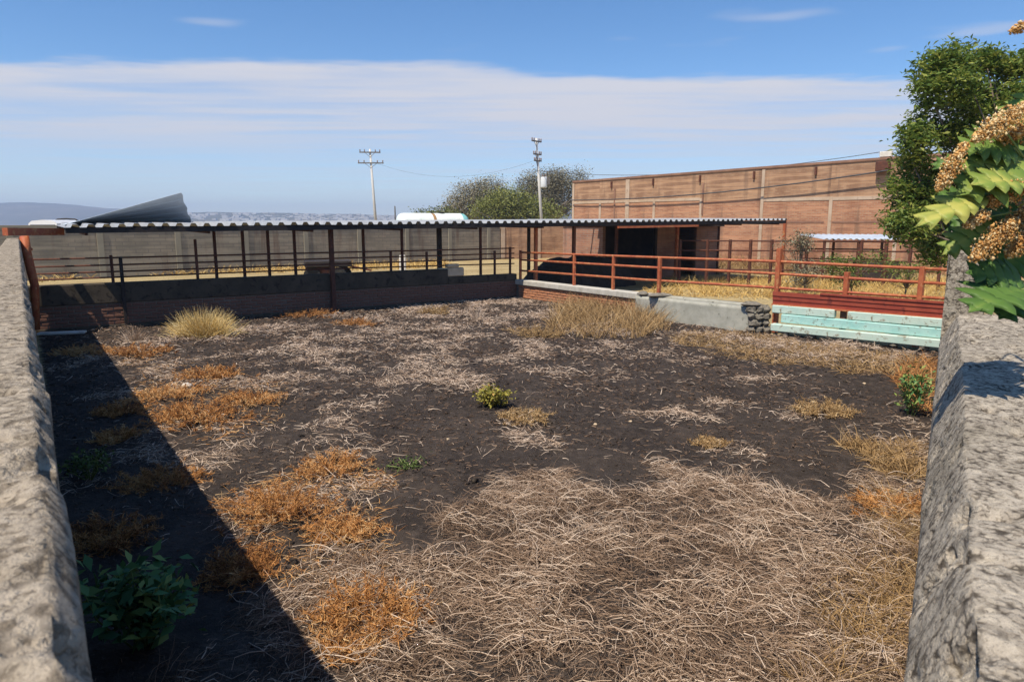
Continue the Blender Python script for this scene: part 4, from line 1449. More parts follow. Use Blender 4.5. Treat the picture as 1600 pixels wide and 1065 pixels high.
def straw_mat_area():
    rg = np.random.default_rng(31)
    # dense tangle in the foreground
    lo, hi = STRAW_POLY.min(0), STRAW_POLY.max(0)
    def sample(n, frill=0.0):
        out = []
        while sum(map(len, out)) < n:
            q = rg.uniform(lo - 0.2, hi + 0.2, (n * 2, 2))
            wq = q + np.stack([fnoise(q[:, 0], q[:, 1], 1.6, 51, 3) - 0.5, fnoise(q[:, 0], q[:, 1], 1.6, 55, 3) - 0.5], -1) * 1.3
            keep = inside(wq[:, 0], wq[:, 1], STRAW_POLY) & inside(q[:, 0], q[:, 1], PEN)
            dens = np.clip(fnoise(q[:, 0], q[:, 1], 2.6, 71, 3) * 3.0 - 0.8, 0.34, 1)
            keep &= rg.random(len(q)) < dens
            out.append(q[keep])
        return np.concatenate(out)[:n]
    parts = []
    def add(n, Lr, rr, elr, droop, hz, tint_lo, tint_hi, nseg):
        b2 = sample(n)
        flow = fnoise(b2[:, 0], b2[:, 1], 0.55, 81, 2) * 2 * math.pi * 1.6
        az = flow + rg.normal(0, 0.75, n) + math.pi * (rg.random(n) < 0.5)
        base = np.stack([b2[:, 0], b2[:, 1], gz(b2[:, 0], b2[:, 1]) + rg.random(n) ** 2 * hz], -1)
        V, F, vp = strands(base, az, rg.uniform(*elr, n), rg.uniform(*Lr, n), rg.uniform(*rr, n), rg.uniform(*droop, n), rg.normal(0, 0.4, n), nseg, kink=0.30)
        tt = np.clip(rg.normal((tint_lo + tint_hi) / 2, (tint_hi - tint_lo) / 3, n), 0, 1)
        parts.append((V, F, np.repeat(tt, vp)))
    add(17000, (0.05, 0.18), (0.0014, 0.0028), (-0.05, 0.3), (0.1, 0.8), 0.03, 0.02, 0.45, 3)
    add(8000, (0.06, 0.18), (0.0014, 0.0026), (-0.05, 0.5), (0.1, 0.9), 0.06, 0.3, 0.75, 3)
    # bent-over bunches, each with its own lean and paleness
    def bunches(nb, per, Lr, rr, spread, hz, tl, th):
        cb_ = sample(nb)
        k = np.repeat(np.arange(nb), per)
        n = len(k)
        off = rg.normal(0, spread, (n, 2))
        b2 = cb_[k] + off
        lean = fnoise(cb_[:, 0], cb_[:, 1], 0.6, 81, 2) * 2 * math.pi * 1.8 + rg.normal(0, 1.0, nb)
        az = lean[k] + rg.normal(0, 0.55, n)
        up = rg.uniform(0.1, 0.9, nb)
        base = np.stack([b2[:, 0], b2[:, 1], gz(b2[:, 0], b2[:, 1]) + rg.random(n) ** 2 * hz], -1)
        V, F, vp = strands(base, az, np.clip(up[k] + rg.normal(0, 0.2, n), 0, 1.3), rg.uniform(*Lr, n), rg.uniform(*rr, n), rg.uniform(0.5, 1.7, n), rg.normal(0, 0.4, n), 4, kink=0.28)
        tb_ = rg.uniform(tl, th, nb)
        parts.append((V, F, np.repeat(np.clip(tb_[k] + rg.normal(0, 0.14, n), 0, 1), vp)))
    bunches(560, 16, (0.08, 0.26), (0.0016, 0.0034), 0.06, 0.06, 0.25, 0.95)
    bunches(230, 8, (0.12, 0.34), (0.0020, 0.0042), 0.07, 0.09, 0.65, 1.05)
    add(1100, (0.12, 0.40), (0.0022, 0.0046), (0.0, 0.7), (0.3, 1.7), 0.10, 0.55, 1.0, 5)
    V, F, T = join(parts)
    o = np_mesh('dry_straw', V, F, M_straw, tint=T)
    props(o, 'tangled dry straw stems covering the near floor of the pen', kind='stuff')
    # thin litter over the rest of the floor
    n = 420000
    q = rg.uniform((-10.5, 2.6), (8.3, 22), (n, 2))
    dens = np.clip(litter(q[:, 0], q[:, 1]), 0, 1) * 1.0 + 0.016
    sp = inside(q[:, 0], q[:, 1], STRAW_POLY)
    keep = inside(q[:, 0], q[:, 1], PEN) & ~sp & (rg.random(n) < dens)
    q = q[keep]
    n = len(q)
    far = np.clip((q[:, 1] - 5) / 12, 0, 1)
    base = np.stack([q[:, 0], q[:, 1], gz(q[:, 0], q[:, 1]) + rg.random(n) ** 2 * 0.05], -1)
    V, F, vp = strands(base, rg.uniform(0, 6.28, n), rg.uniform(-0.05, 0.75, n), rg.uniform(0.04, 0.19, n), rg.uniform(0.0015, 0.0032, n) * (1 + 1.2 * far), rg.uniform(0.3, 1.4, n), rg.normal(0, 0.5, n), 3, sides=2, kink=0.2)
    tt = np.clip(rg.normal(0.80, 0.2, n), 0, 1)
    o = np_mesh('dead_grass', V, F, M_straw, tint=np.repeat(tt, vp))
    props(o, 'thin pale dead grass scattered in patches over the dark soil', kind='stuff')
    # short broken bits trodden into the soil everywhere
    n = 110000
    q = rg.uniform((-10.5, 2.6), (8.3, 21), (n, 2))
    keep = inside(q[:, 0], q[:, 1], PEN) & (rg.random(n) < np.clip(fnoise(q[:, 0], q[:, 1], 1.7, 131, 3) * 2.2 - 0.45, 0.1, 1))
    q = q[keep]
    n = len(q)
    far = np.clip((q[:, 1] - 4) / 10, 0, 1.3)
    base = np.stack([q[:, 0], q[:, 1], gz(q[:, 0], q[:, 1]) + 0.003 + rg.random(n) ** 3 * 0.02], -1)
    V, F, vp = strands(base, rg.uniform(0, 6.28, n), rg.uniform(-0.1, 0.5, n), rg.uniform(0.015, 0.06, n) * (1 + 0.5 * far), rg.uniform(0.0020, 0.0046, n) * (1 + far), rg.uniform(0, 0.8, n), rg.normal(0, 0.8, n), 2, sides=2, tip=0.7)
    o = np_mesh('soil_litter', V, F, M_straw, tint=np.repeat(np.clip(rg.gamma(1.6, 0.075, n) + 0.02, 0, 0.8), vp))
    props(o, 'broken bits of dead stalk trodden into the dark soil', kind='stuff')


straw_mat_area()


def grass_field(name, label, poly_px, n, Lr, rr, mat, tint, seed, el=(0.9, 1.5), droop=(0.2, 1.0), z=0.0, nseg=3):
    rg = np.random.default_rng(seed)
    poly = np.array([G(*p)[:2] for p in poly_px])
    lo, hi = poly.min(0), poly.max(0)
    q = rg.uniform(lo, hi, (n * 6, 2))
    wq = q + (np.stack([fnoise(q[:, 0], q[:, 1], 1.5, seed, 3), fnoise(q[:, 0], q[:, 1], 1.5, seed + 5, 3)], -1) - 0.5) * 0.9
    k = inside(wq[:, 0], wq[:, 1], poly) & (rg.random(len(q)) < np.clip(fnoise(q[:, 0], q[:, 1], 2.5, seed + 9, 3) * 2.6 - 0.7, 0.05, 1))
    q = q[k][:n]
    n = len(q)
    base = np.stack([q[:, 0], q[:, 1], gz(q[:, 0], q[:, 1])], -1)
    V, F, vp = strands(base, rg.uniform(0, 6.28, n), rg.uniform(*el, n), rg.uniform(*Lr, n), rg.uniform(*rr, n), rg.uniform(*droop, n), rg.normal(0, 0.5, n), nseg, sides=2)
    o = np_mesh(name, V, F, mat, tint=np.repeat(np.clip(rg.normal(tint, 0.22, n), 0, 1), vp))
    return props(o, label, kind='stuff')


grass_field('tall_dry_grass', 'tall tan dry grass standing before the brick parapet and trough', [(862, 520), (872, 482), (940, 478), (1036, 498), (1052, 518), (1000, 530), (930, 528)], 5200, (0.25, 0.62), (0.003, 0.006), M_tan, 0.55, 101)
grass_field('low_tan_grass', 'low tan dry grass in front of the trough and turquoise beams', [(1040, 528), (1120, 520), (1200, 526), (1300, 540), (1460, 562), (1470, 620), (1400, 590), (1280, 575), (1150, 560)], 6500, (0.06, 0.24), (0.002, 0.005), M_tan, 0.5, 111, el=(0.1, 1.2))
grass_field('orange_brown_grass', 'orange-brown dry grass along the foot of the right wall', [(1370, 760), (1450, 770), (1500, 1100), (1250, 1100), (1300, 980), (1330, 860)], 4200, (0.08, 0.30), (0.0015, 0.0032), M_tan, 0.42, 121, el=(0.1, 1.2))
grass_field('orange_brown_litter', 'rust-coloured dry weeds beside the leafy plant at the right wall', [(1300, 690), (1450, 690), (1460, 745), (1330, 730)], 1500, (0.08, 0.25), (0.0022, 0.0045), M_tan, 0.45, 131, el=(0.1, 1.2))
grass_field('rust_weeds', 'rust orange weeds at the foot of the right wall by the leafy plant', [(1395, 575), (1470, 565), (1475, 660), (1440, 655)], 1500, (0.1, 0.32), (0.003, 0.005), M_orange, 0.4, 141, el=(0.5, 1.4))
grass_field('orange_litter', 'flattened orange weed litter along the shadow edge, mid left', [(190, 545), (330, 560), (430, 600), (430, 680), (330, 700), (230, 640)], 2000, (0.04, 0.14), (0.002, 0.004), M_orange, 0.72, 181, el=(0.0, 0.7))
grass_field('orange_litter', 'flattened orange weed litter along the shadow edge, near left', [(340, 760), (560, 720), (600, 800), (560, 900), (620, 960), (540, 1040), (430, 920)], 2200, (0.04, 0.14), (0.0015, 0.003), M_orange, 0.75, 191, el=(0.0, 0.7))
grass_field('field_grass', 'yellow dry grass beyond the right parapet', [(1010, 460), (1040, 442), (1200, 436), (1480, 438), (1480, 475), (1210, 470)], 9000, (0.15, 0.5), (0.005, 0.010), M_yellow, 0.35, 151, el=(0.5, 1.5))
grass_field('field_grass', 'yellow dry grass at the foot of the grey boundary wall', [(70, 442), (160, 432), (560, 424), (700, 418), (700, 410), (400, 418), (60, 430)], 5000, (0.15, 0.45), (0.008, 0.016), M_yellow, 0.4, 161, el=(0.5, 1.5))
grass_field('weed_thicket', 'brown dry weeds tangled around the corral fence', [(1070, 428), (1480, 432), (1480, 415), (1290, 406), (1080, 408)], 5500, (0.3, 1.0), (0.008, 0.014), M_tan, 0.3, 171, el=(0.7, 1.5))


def weed(px, py, wpx, hgt, mat, name, label, cat, seed, n=420, tint=0.55, group=None, flat=1.0, twig=0.006):
    """a bushy dried weed: branching stems that carry short sprays"""
    rg = np.random.default_rng(seed)
    c = G(px, py)
    rad = wpx / 2 * c[1] / FPX
    ns = max(14, n // 16)
    off = rg.normal(0, 0.42, (ns, 2)) * rad * np.array([1, 0.8])
    base = np.stack([c[0] + off[:, 0] * 0.85, c[1] + off[:, 1] * 0.85, np.zeros(ns)], -1)
    base[:, 2] = gz(base[:, 0], base[:, 1])
    az = np.arctan2(off[:, 1], off[:, 0]) + rg.normal(0, 0.6, ns)
    el = rg.uniform(0.25, 1.35, ns)
    L = rg.uniform(0.35, 1.0, ns) * np.minimum(hgt / np.maximum(np.sin(el), 0.35), rad * 1.1) * np.clip(1.25 - 0.6 * np.hypot(off[:, 0], off[:, 1]) / rad, 0.25, 1)
    V1, F1, vp1 = strands(base, az, el, L, np.full(ns, twig * 0.7), rg.uniform(0, 0.5, ns), rg.normal(0, 0.4, ns), 4)
    # sprays along the stems
    ctr = V1.reshape(ns, 5, 3, 3).mean(2)
    k = rg.integers(0, ns, n * 2)
    t = rg.uniform(0.25, 1.0, n * 2) * 4
    i0 = np.minimum(t.astype(int), 3)
    fr = (t - i0)[:, None]
    p = ctr[k, i0] * (1 - fr) + ctr[k, i0 + 1] * fr
    V2, F2, vp2 = strands(p, rg.uniform(0, 6.28, n * 2), rg.uniform(-0.3, 1.3, n * 2), rg.uniform(0.015, 0.065, n * 2) * (hgt / 0.2) ** 0.5, rg.uniform(0.4, 0.9, n * 2) * twig * 0.62, rg.uniform(-0.2, 0.8, n * 2), rg.normal(0, 0.6, n * 2), 2, sides=2)
    T1 = np.repeat(np.clip(rg.normal(tint - 0.15, 0.15, ns), 0, 1), vp1)
    T2 = np.repeat(np.clip(rg.normal(tint, 0.2, n * 2), 0, 1), vp2)
    root = thing(name, (c[0], c[1], 0), label, cat, group)
    T2 = np.clip(T2 + np.repeat((fnoise(p[:, 0], p[:, 1], 9, seed, 2) - 0.5) * 0.9, vp2), 0, 1)
    props(np_mesh('stems', V1, F1, mat, root, T1), kind='stuff')
    props(np_mesh('sprays', V2, F2, mat, root, T2), kind='stuff')
    return root


WEEDS = [
    (215, 552, 100, 0.16, 'orange dried weed below the sunlit brick patch, beside the yellow tuft'),
    (330, 590, 85, 0.18, 'orange dried weed just behind the small white scrap'),
    (262, 622, 100, 0.17, 'orange dried weed on the shadow edge in front of the small white scrap'),
    (305, 658, 125, 0.20, 'largest orange dried weed on the shadow edge, left middle of the pen'),
    (392, 632, 62, 0.16, 'small orange dried weed right of the largest one, mid left'),
    (482, 494, 70, 0.20, 'orange dried weed against the back parapet beside the canopy post'),
    (556, 508, 46, 0.18, 'orange dried weed right of the front canopy post'),
    (522, 738, 80, 0.18, 'yellow-orange dried weed in the middle left of the pen floor'),
    (437, 808, 135, 0.20, 'wide orange dried weed on the shadow edge in the left foreground'),
    (535, 838, 80, 0.17, 'slim orange dried weed between wide orange weed and straw'),
    (378, 893, 90, 0.18, 'brown dried weed half in the wall shadow above the straw'),
    (572, 975, 130, 0.24, 'tall orange dried weed in the near foreground straw'),
    (130, 550, 85, 0.14, 'shaded orange weed in the wall shadow near the gate frame'),
    (192, 645, 56, 0.14, 'small shaded orange weed in the wall shadow, mid left'),
    (186, 686, 50, 0.13, 'small shaded brown weed in the wall shadow beneath another'),
    (165, 842, 115, 0.18, 'large shaded brown weed in the wall shadow at left edge'),
    (252, 750, 100, 0.15, 'flat shaded brown weed on the edge of the wall shadow'),
    (545, 1020, 60, 0.18, 'small orange weed at the bottom edge by the shadow tip'),
    (840, 525, 64, 0.30, 'tan dried weed left of the tall dry grass'),
    (1110, 690, 38, 0.10, 'small tan dried weed alone on the dark soil, centre right'),
    (1285, 645, 66, 0.20, 'round tan dried weed on the dark soil left of leafy plant'),
    (585, 478, 30, 0.22, 'pale dry weed in front of the dark back parapet, centre left'),
    (682, 492, 34, 0.26, 'upright tan dry weed before the back parapet, right of centre left'),
    (820, 655, 56, 0.14, 'pale tan dried weed just right of the yellow-green shrub'),
    (1390, 795, 100, 0.16, 'orange dried weed by the right wall in the middle distance'),
]
for i, (px, py, wp, hg, lab) in enumerate(WEEDS):
    tan = 'tan ' in lab or 'pale' in lab
    weed(px, py, wp * 1.38, hg * 0.95, M_tan if tan else M_orange, 'dried_weed', lab, 'weed', 500 + i, n=int(900 + wp * 13), tint=0.6 if tan else 0.40 + 0.28 * ((i * 7) % 5) / 4, group='dried weeds in the pen', twig=0.0055 if py > 700 else 0.008)


def tuft(px, py, wpx, hgt, mat, name, label, cat, seed, n=700, tint=0.6, r=0.005):
    rg = np.random.default_rng(seed)
    c = G(px, py)
    rad = wpx / 2 * c[1] / FPX
    off = rg.normal(0, 0.36, (n, 2)) * rad
    base = np.stack([c[0] + off[:, 0], c[1] + off[:, 1] * 0.6, np.zeros(n)], -1)
    base[:, 2] = gz(base[:, 0], base[:, 1])
    az = np.arctan2(off[:, 1], off[:, 0]) + rg.normal(0, 0.7, n)
    rr = np.hypot(off[:, 0], off[:, 1]) / rad
    V, F, vp = strands(base, az, np.clip(1.5 - rr * 0.6 + rg.normal(0, 0.2, n), 0.3, 1.56), rg.uniform(0.4, 1.0, n) * hgt * (1.15 - 0.35 * rr), rg.uniform(0.6, 1, n) * r, rg.uniform(0.1, 0.9, n), rg.normal(0, 0.4, n), 4, tip=0.2)
    root = thing(name, (c[0], c[1], 0), label, cat)
    props(np_mesh('blades', V, F, mat, root, np.repeat(np.clip(rg.normal(tint, 0.2, n), 0, 1), vp)), kind='stuff')
    return root


tuft(318, 528, 100, 0.62, M_yellow, 'grass_tuft', 'bright yellow dry grass tuft in front of the back parapet', 'grass tuft', 901, 1300, 0.75, 0.0062)
tuft(212, 534, 40, 0.35, M_straw, 'grass_tuft', 'small pale dry grass tuft left of the bright yellow one', 'grass tuft', 902, 160, 0.75, 0.005)
tuft(745, 500, 26, 0.42, M_straw, 'grass_tuft', 'pale upright dry tuft before the far corner of the pen', 'grass tuft', 903, 90, 0.9, 0.006)


def leaf_cloud(centres, size, rg, asp=0.42, droop=0.0, flat=0.5):
    """small folded leaves (two triangles as one bent quad each): returns V,F"""
    n = len(centres)
    az = rg.uniform(0, 6.28, n)
    el = rg.normal(droop, flat, n)
    d = np.stack([np.cos(el) * np.cos(az), np.cos(el) * np.sin(az), np.sin(el)], -1)
    ro = rg.normal(0, 0.6, n)
    s = np.stack([-np.sin(az), np.cos(az), np.zeros(n)], -1)
    u = np.cross(s, d)
    sd = s * np.cos(ro)[:, None] + u * np.sin(ro)[:, None]
    nn = np.cross(d, sd)
    L = (size * rg.uniform(0.6, 1.25, n))[:, None]
    w_ = L * asp / 2
    p0 = centres - d * L * 0.5
    p2 = centres + d * L * 0.5 - nn * L * 0.08
    p1 = centres - d * L * 0.05 + sd * w_ + nn * L * 0.07
    p3 = centres - d * L * 0.05 - sd * w_ + nn * L * 0.07
    V = np.stack([p0, p1, p2, p3], 1).reshape(-1, 3)
    F = (np.arange(n) * 4)[:, None] + np.array([0, 1, 2, 3])[None]
    return V, F


def blob_points(blobs, n, rg, shell=0.55):
    """points in ellipsoids (cx,cy,cz,rx,ry,rz), denser near the surface and in clumps"""
    w_ = np.array([b[3] * b[4] + b[3] * b[5] for b in blobs])
    k = rg.choice(len(blobs), n, p=w_ / w_.sum())
    B = np.array(blobs)[k]
    v = rg.normal(size=(n, 3))
    v /= np.linalg.norm(v, axis=1)[:, None]
    rr = np.where(rg.random(n) < shell, rg.uniform(0.75, 1.05, n), rg.random(n) ** 0.5)
    return B[:, :3] + v * rr[:, None] * B[:, 3:]


def tree(name, base, blobs, nleaf, lsize, mat, barkmat, label, seed, trunk_r, limbs=10, sprig=0.35, tint=0.5, asp=0.42, cat='tree', droop=0.0, sub=14):
    rg = np.random.default_rng(seed)
    root = thing(name, base, label, cat)
    base = np.asarray(base, float)
    cen = np.average(np.array([b[:3] for b in blobs]), axis=0)
    fork = base + (cen - base) * np.array([0.5, 0.5, 0.42])
    m = MB()
    m.tube([base - np.array([0, 0, 0.15]), base + (fork - base) * 0.5 + rg.normal(0, 0.03, 3), fork], [trunk_r * 1.25, trunk_r, trunk_r * 0.8], 9)
    m.build('trunk', barkmat, root, True)
    m = MB()
    for i in range(limbs):
        b = blobs[i % len(blobs)]
        e_ = np.array(b[:3]) + rg.normal(0, 0.5, 3) * np.array(b[3:]) * 0.9
        mid_ = fork + (e_ - fork) * 0.5 + rg.normal(0, 0.08, 3) * np.linalg.norm(e_ - fork)
        m.tube([fork, mid_, e_], [trunk_r * 0.5, trunk_r * 0.3, trunk_r * 0.08], 6)
        for k in range(3):
            s_ = mid_ + (e_ - mid_) * rg.uniform(0, 0.9)
            m.tube([s_, s_ + rg.normal(0, 0.55, 3) * np.array(b[3:])], [trunk_r * 0.14, trunk_r * 0.03], 4)
    m.build('limbs', barkmat, root, True)
    # leaves sit in sprigs: clump centres first
    nc = max(20, nleaf // sub)
    cc_ = blob_points(blobs, nc, rg)
    ct = rg.normal(0, 0.13, nc)
    k = rg.integers(0, nc, nleaf)
    sc_ = sprig * np.mean([b[3] for b in blobs])
    pts = cc_[k] + rg.normal(0, 1, (nleaf, 3)) * sc_ * np.array([1, 1, 0.75]) * 0.5
    V, F = leaf_cloud(pts, lsize, rg, asp, droop)
    T = np.repeat(np.clip(tint + ct[k] + rg.normal(0, 0.14, nleaf), 0, 1), 4)
    np_mesh('crown', V, F, mat, root, T)
    return root


# tree beyond the right wall
ty = 14.2
def P8(px, py, dy=0.0):
    return D(px, py, ty + dy)
bl = []
rg = np.random.default_rng(19)
OUT = [(1396, 338), (1404, 300), (1418, 262), (1424, 228), (1436, 190), (1444, 150), (1450, 118), (1478, 104), (1494, 128), (1512, 150), (1522, 110), (1540, 92), (1566, 104), (1592, 92), (1620, 100),
       (1410, 352), (1436, 378), (1462, 396), (1490, 402), (1440, 320), (1456, 268), (1466, 216), (1474, 166), (1500, 200), (1530, 170), (1560, 150), (1590, 150), (1620, 170), (1490, 250), (1520, 240), (1555, 215),
       (1590, 220), (1630, 240), (1478, 310), (1510, 300), (1540, 290), (1570, 290), (1610, 300), (1480, 360), (1510, 370), (1545, 360), (1580, 370), (1620, 360)]
for px, py in OUT:
    c = P8(px + rg.normal(8, 4), py + rg.normal(0, 5), rg.normal(0.3, 0.55))
    rr_ = rg.uniform(15, 30) / FPX * ty
    bl.append((c[0], c[1], c[2], rr_, rr_, rr_ * rg.uniform(0.8, 1.2)))
b0 = P8(1640, 500)
tree('leafy_tree', (b0[0], ty + 0.3, 0), bl, 38000, 0.13, M_leaf_tree, M_bark, 'dense green leafy tree rising behind the right wall', 71, 0.10, 43, 0.75, 0.76, 0.36, sub=20)

# far trees
def far_blobs(lst, Y):
    out = []
    for px, py, rx, rz in lst:
        c = D(px, py, Y)
        out.append((c[0], c[1], c[2], rx / FPX * Y, rx / FPX * Y, rz / FPX * Y))
    return out


def far_tree(lst, Y, **k):
    bl_ = far_blobs(lst, Y)
    cx_ = np.mean([b[0] for b in bl_])
    return bl_, (cx_, Y, 0)


bl_, b0 = far_tree([(790, 325, 42, 24), (770, 335, 30, 20), (815, 330, 36, 22), (795, 308, 24, 10), (850, 335, 26, 16)], 78)
tree('far_tree', b0, bl_, 14000, 0.32, M_leaf_far, M_barkgrey, 'green bushy tree beyond the canopy, left of the brick building', 72, 0.3, 10, 0.5, 0.55)
bl_, b0 = far_tree([(740, 312, 34, 24), (718, 325, 22, 18), (765, 300, 26, 20), (700, 338, 16, 12)], 84)
tree('far_tree', b0, bl_, 15000, 0.24, M_leaf_dry, M_barkgrey, 'pale grey dry tree above the tank truck', 73, 0.3, 30, 0.6, 0.55, sub=8)
bl_, b0 = far_tree([(850, 300, 34, 30), (880, 305, 26, 34), (830, 295, 20, 24), (905, 285, 12, 22), (870, 285, 24, 18)], 88)
tree('far_tree', b0, bl_, 22000, 0.24, M_leaf_dry, M_barkgrey, 'brown half-bare tree behind the transformer pole', 74, 0.3, 36, 0.6, 0.3, sub=8)
bl_, b0 = far_tree([(690, 335, 26, 8), (665, 338, 20, 6)], 72)
tree('far_bush', b0, bl_, 1600, 0.30, M_leaf_far, M_barkgrey, 'low dark bush right behind the tank truck', 75, 0.15, 8, 0.6, 0.15, cat='bush')

# bushes beyond the railing
def bush(px, py, wpx, hpx, Y, mat, name, label, seed, n, ls, tint, cat='bush'):
    c = D(px, py, Y)
    k = Y / FPX
    rg = np.random.default_rng(seed)
    bl_ = [(c[0] + rg.normal(0, 0.22) * wpx * k, Y + rg.normal(0, 0.15) * wpx * k, c[2] + rg.normal(0, 0.18) * hpx * k, wpx * 0.3 * k, wpx * 0.3 * k, hpx * 0.32 * k) for _ in range(7)]
    return tree(name, (c[0], Y, 0), bl_, n, ls, mat, M_bark, label, seed, 0.03, 16, 0.5, tint, cat=cat, sub=10)


bush(1246, 382, 56, 40, 24.5, M_leaf_dry, 'dry_bush', 'dry brown-green bush at the right end of the canopy', 81, 1300, 0.09, 0.35)
bush(1332, 418, 70, 52, 21.0, M_leaf_green2, 'green_bush', 'yellow-green bush behind the orange railing near the shelter', 82, 1500, 0.10, 0.5)
bush(1420, 425, 70, 40, 21.0, M_leaf_green2, 'green_bush', 'low olive bush behind the orange railing below the tree', 83, 900, 0.09, 0.6)
bush(1260, 420, 60, 36, 23.0, M_leaf_dry, 'dry_bush', 'low dry bush between the orange railing and the corral fence', 84, 900, 0.09, 0.3)

# shrub in the middle of the pen
def herb(px, py, wpx, hgt, mat, name, label, seed, n, lsize, tint, asp=0.5, stems=9, droop=-0.1):
    c = G(px, py)
    k = c[1] / FPX
    rad = wpx / 2 * k
    rg = np.random.default_rng(seed)
    root = thing(name, (c[0], c[1], 0), label, 'plant')
    m = MB()
    tips = []
    for i in range(stems):
        a = rg.uniform(0, 6.28)
        rr = rad * rg.uniform(0.1, 0.85)
        t_ = np.array([c[0] + math.cos(a) * rr, c[1] + math.sin(a) * rr, hgt * rg.uniform(0.6, 1.0)])
        b_ = np.array([c[0] + math.cos(a) * rr * 0.2, c[1] + math.sin(a) * rr * 0.2, -0.02])
        m.tube([b_, (b_ + t_) / 2 + rg.normal(0, 0.02, 3), t_], [0.007, 0.005, 0.003], 5)
        tips.append((b_, t_))
    props(m.build('stems', M_stem, root, True), kind='stuff')
    pts = []
    for i in range(n):
        b_, t_ = tips[rg.integers(0, stems)]
        f = rg.uniform(0.25, 1.05) ** 0.7
        pts.append(b_ + (t_ - b_) * f + rg.normal(0, 1, 3) * np.array([rad * 0.22, rad * 0.22, hgt * 0.1]))
    V, F = leaf_cloud(np.array(pts), lsize, rg, asp, droop, 0.45)
    V[:, 2] = np.maximum(V[:, 2], 0.01)
    fo_ = np_mesh('foliage', V, F, mat, root, np.repeat(np.clip(rg.normal(tint, 0.2, n), 0, 1), 4))
    props(fo_, kind='stuff')
    return root


herb(767, 634, 76, 0.24, M_olive, 'low_shrub', 'yellow-green shrub alone in the middle of the pen floor', 91, 900, 0.055, 0.62, stems=16)
herb(228, 1005, 215, 0.46, M_leaf_plant, 'leafy_plant', 'dark green leafy plant in the wall shadow at bottom left', 92, 620, 0.10, 0.72, 0.46, 18)
herb(1420, 652, 62, 0.62, M_leaf_plant, 'leafy_plant', 'upright green leafy plant beside the right wall', 93, 330, 0.085, 0.92, 0.36, 6, -0.3)
herb(140, 745, 85, 0.22, M_leaf_green2, 'low_shrub', 'dim green shrub deep in the wall shadow at left', 94, 420, 0.05, 0.3)
herb(640, 735, 90, 0.10, M_leaf_green2, 'low_herb', 'low green herb creeping on dark soil left of centre', 95, 200, 0.04, 0.15, stems=10)

# ------------------------------------------------------------------ big-leaved plant with orange seed heads by the right wall
def lobed_leaf(L, W, lobes=4, seed=0):
    """leaf in its own frame: stalk at origin, midrib along +x, z up; pointed lobes, slightly folded"""
    rg = np.random.default_rng(seed)
    up = []
    for i in range(lobes):
        x0 = L * (0.06 + 0.80 * i / lobes)
        x1 = L * (0.06 + 0.80 * (i + 1) / lobes)
        q = x1 - x0
        wv = W * math.sin(math.pi * (0.25 + 0.62 * (i + 0.5) / lobes)) * rg.uniform(0.8, 1.15)
        up += [(x0, wv * 0.16), (x0 + q * 0.30, wv * 0.52), (x0 + q * 0.85, wv * 0.80), (x0 + q * 1.45, wv), (x0 + q * 1.15, wv * 0.62), (x0 + q * 0.97, wv * 0.28)]
    up += [(L * 0.90, W * 0.16), (L * 1.0, 0.0)]
    vs, fs, tt = [], [], []
    n_ = len(up)
    def bend(x, y):
        return 0.30 * abs(y) * 0.9 - 0.9 * (x / L) ** 2 * L * 0.22 - 0.5 * (y / W) ** 2 * W * 0.4
    for x, y in [(q[0], 0.0) for q in up]:
        vs.append((x, 0, bend(x, 0)))
    for s_ in (1, -1):
        b = len(vs)
        for x, y in up:
            vs.append((x * 0.98, s_ * y * 0.5, bend(x, y * 0.5)))
        for x, y in up:
            vs.append((x, s_ * y, bend(x, y)))
        for i in range(n_ - 1):
            q = (i, i + 1, b + i + 1, b + i)
            q2 = (b + i, b + i + 1, b + n_ + i + 1, b + n_ + i)
            fs += [q, q2] if s_ < 0 else [q[::-1], q2[::-1]]
    return np.array(vs), fs


def place_leaf(root, p, tip, L, W, roll, tint, seed, stalk_from):
    V, F = lobed_leaf(L * 1.08, W * 0.95, 5, seed)
    p, tip = np.asarray(p, float), np.asarray(tip, float)
    x = tip - p
    x /= np.linalg.norm(x)
    y = np.cross((0, 0, 1), x)
    y /= np.linalg.norm(y)
    z = np.cross(x, y)
    y2 = y * math.cos(roll) + z * math.sin(roll)
    z2 = np.cross(x, y2)
    Wd = p + V[:, :1] * x + V[:, 1:2] * y2 + V[:, 2:] * z2
    org = wpos(root)
    me = bpy.data.meshes.new('leaf')
    me.from_pydata((Wd - org).tolist(), [], F)
    at = me.attributes.new('tint', 'FLOAT', 'POINT')
    edge = np.abs(V[:, 1]) / W
    at.data.foreach_set('value', np.clip(tint + 0.05 + 0.22 * (edge < 0.02) + 0.16 * (edge - 0.4) + np.random.default_rng(seed + 40).normal(0, 0.07, len(edge)), 0, 1).astype(np.float32))
    me.materials.append(M_bigleaf)
    me.polygons.foreach_set('use_smooth', [True] * len(me.polygons))
    o = bpy.data.objects.new('leaf', me)
    COL.objects.link(o)
    o.parent = root
    s_ = o.modifiers.new('thickness', 'SOLIDIFY'); s_.thickness = 0.0012
    MB().tube([stalk_from, (np.asarray(stalk_from) + p) / 2 + np.array([0, 0, 0.015]), p, p + x * L * 0.5 + z2 * (-0.9 * 0.25 * L * 0.22 - 0.002)], [0.004, 0.0035, 0.003, 0.0012], 5).build('leaf_stalk', M_stem, root, True)


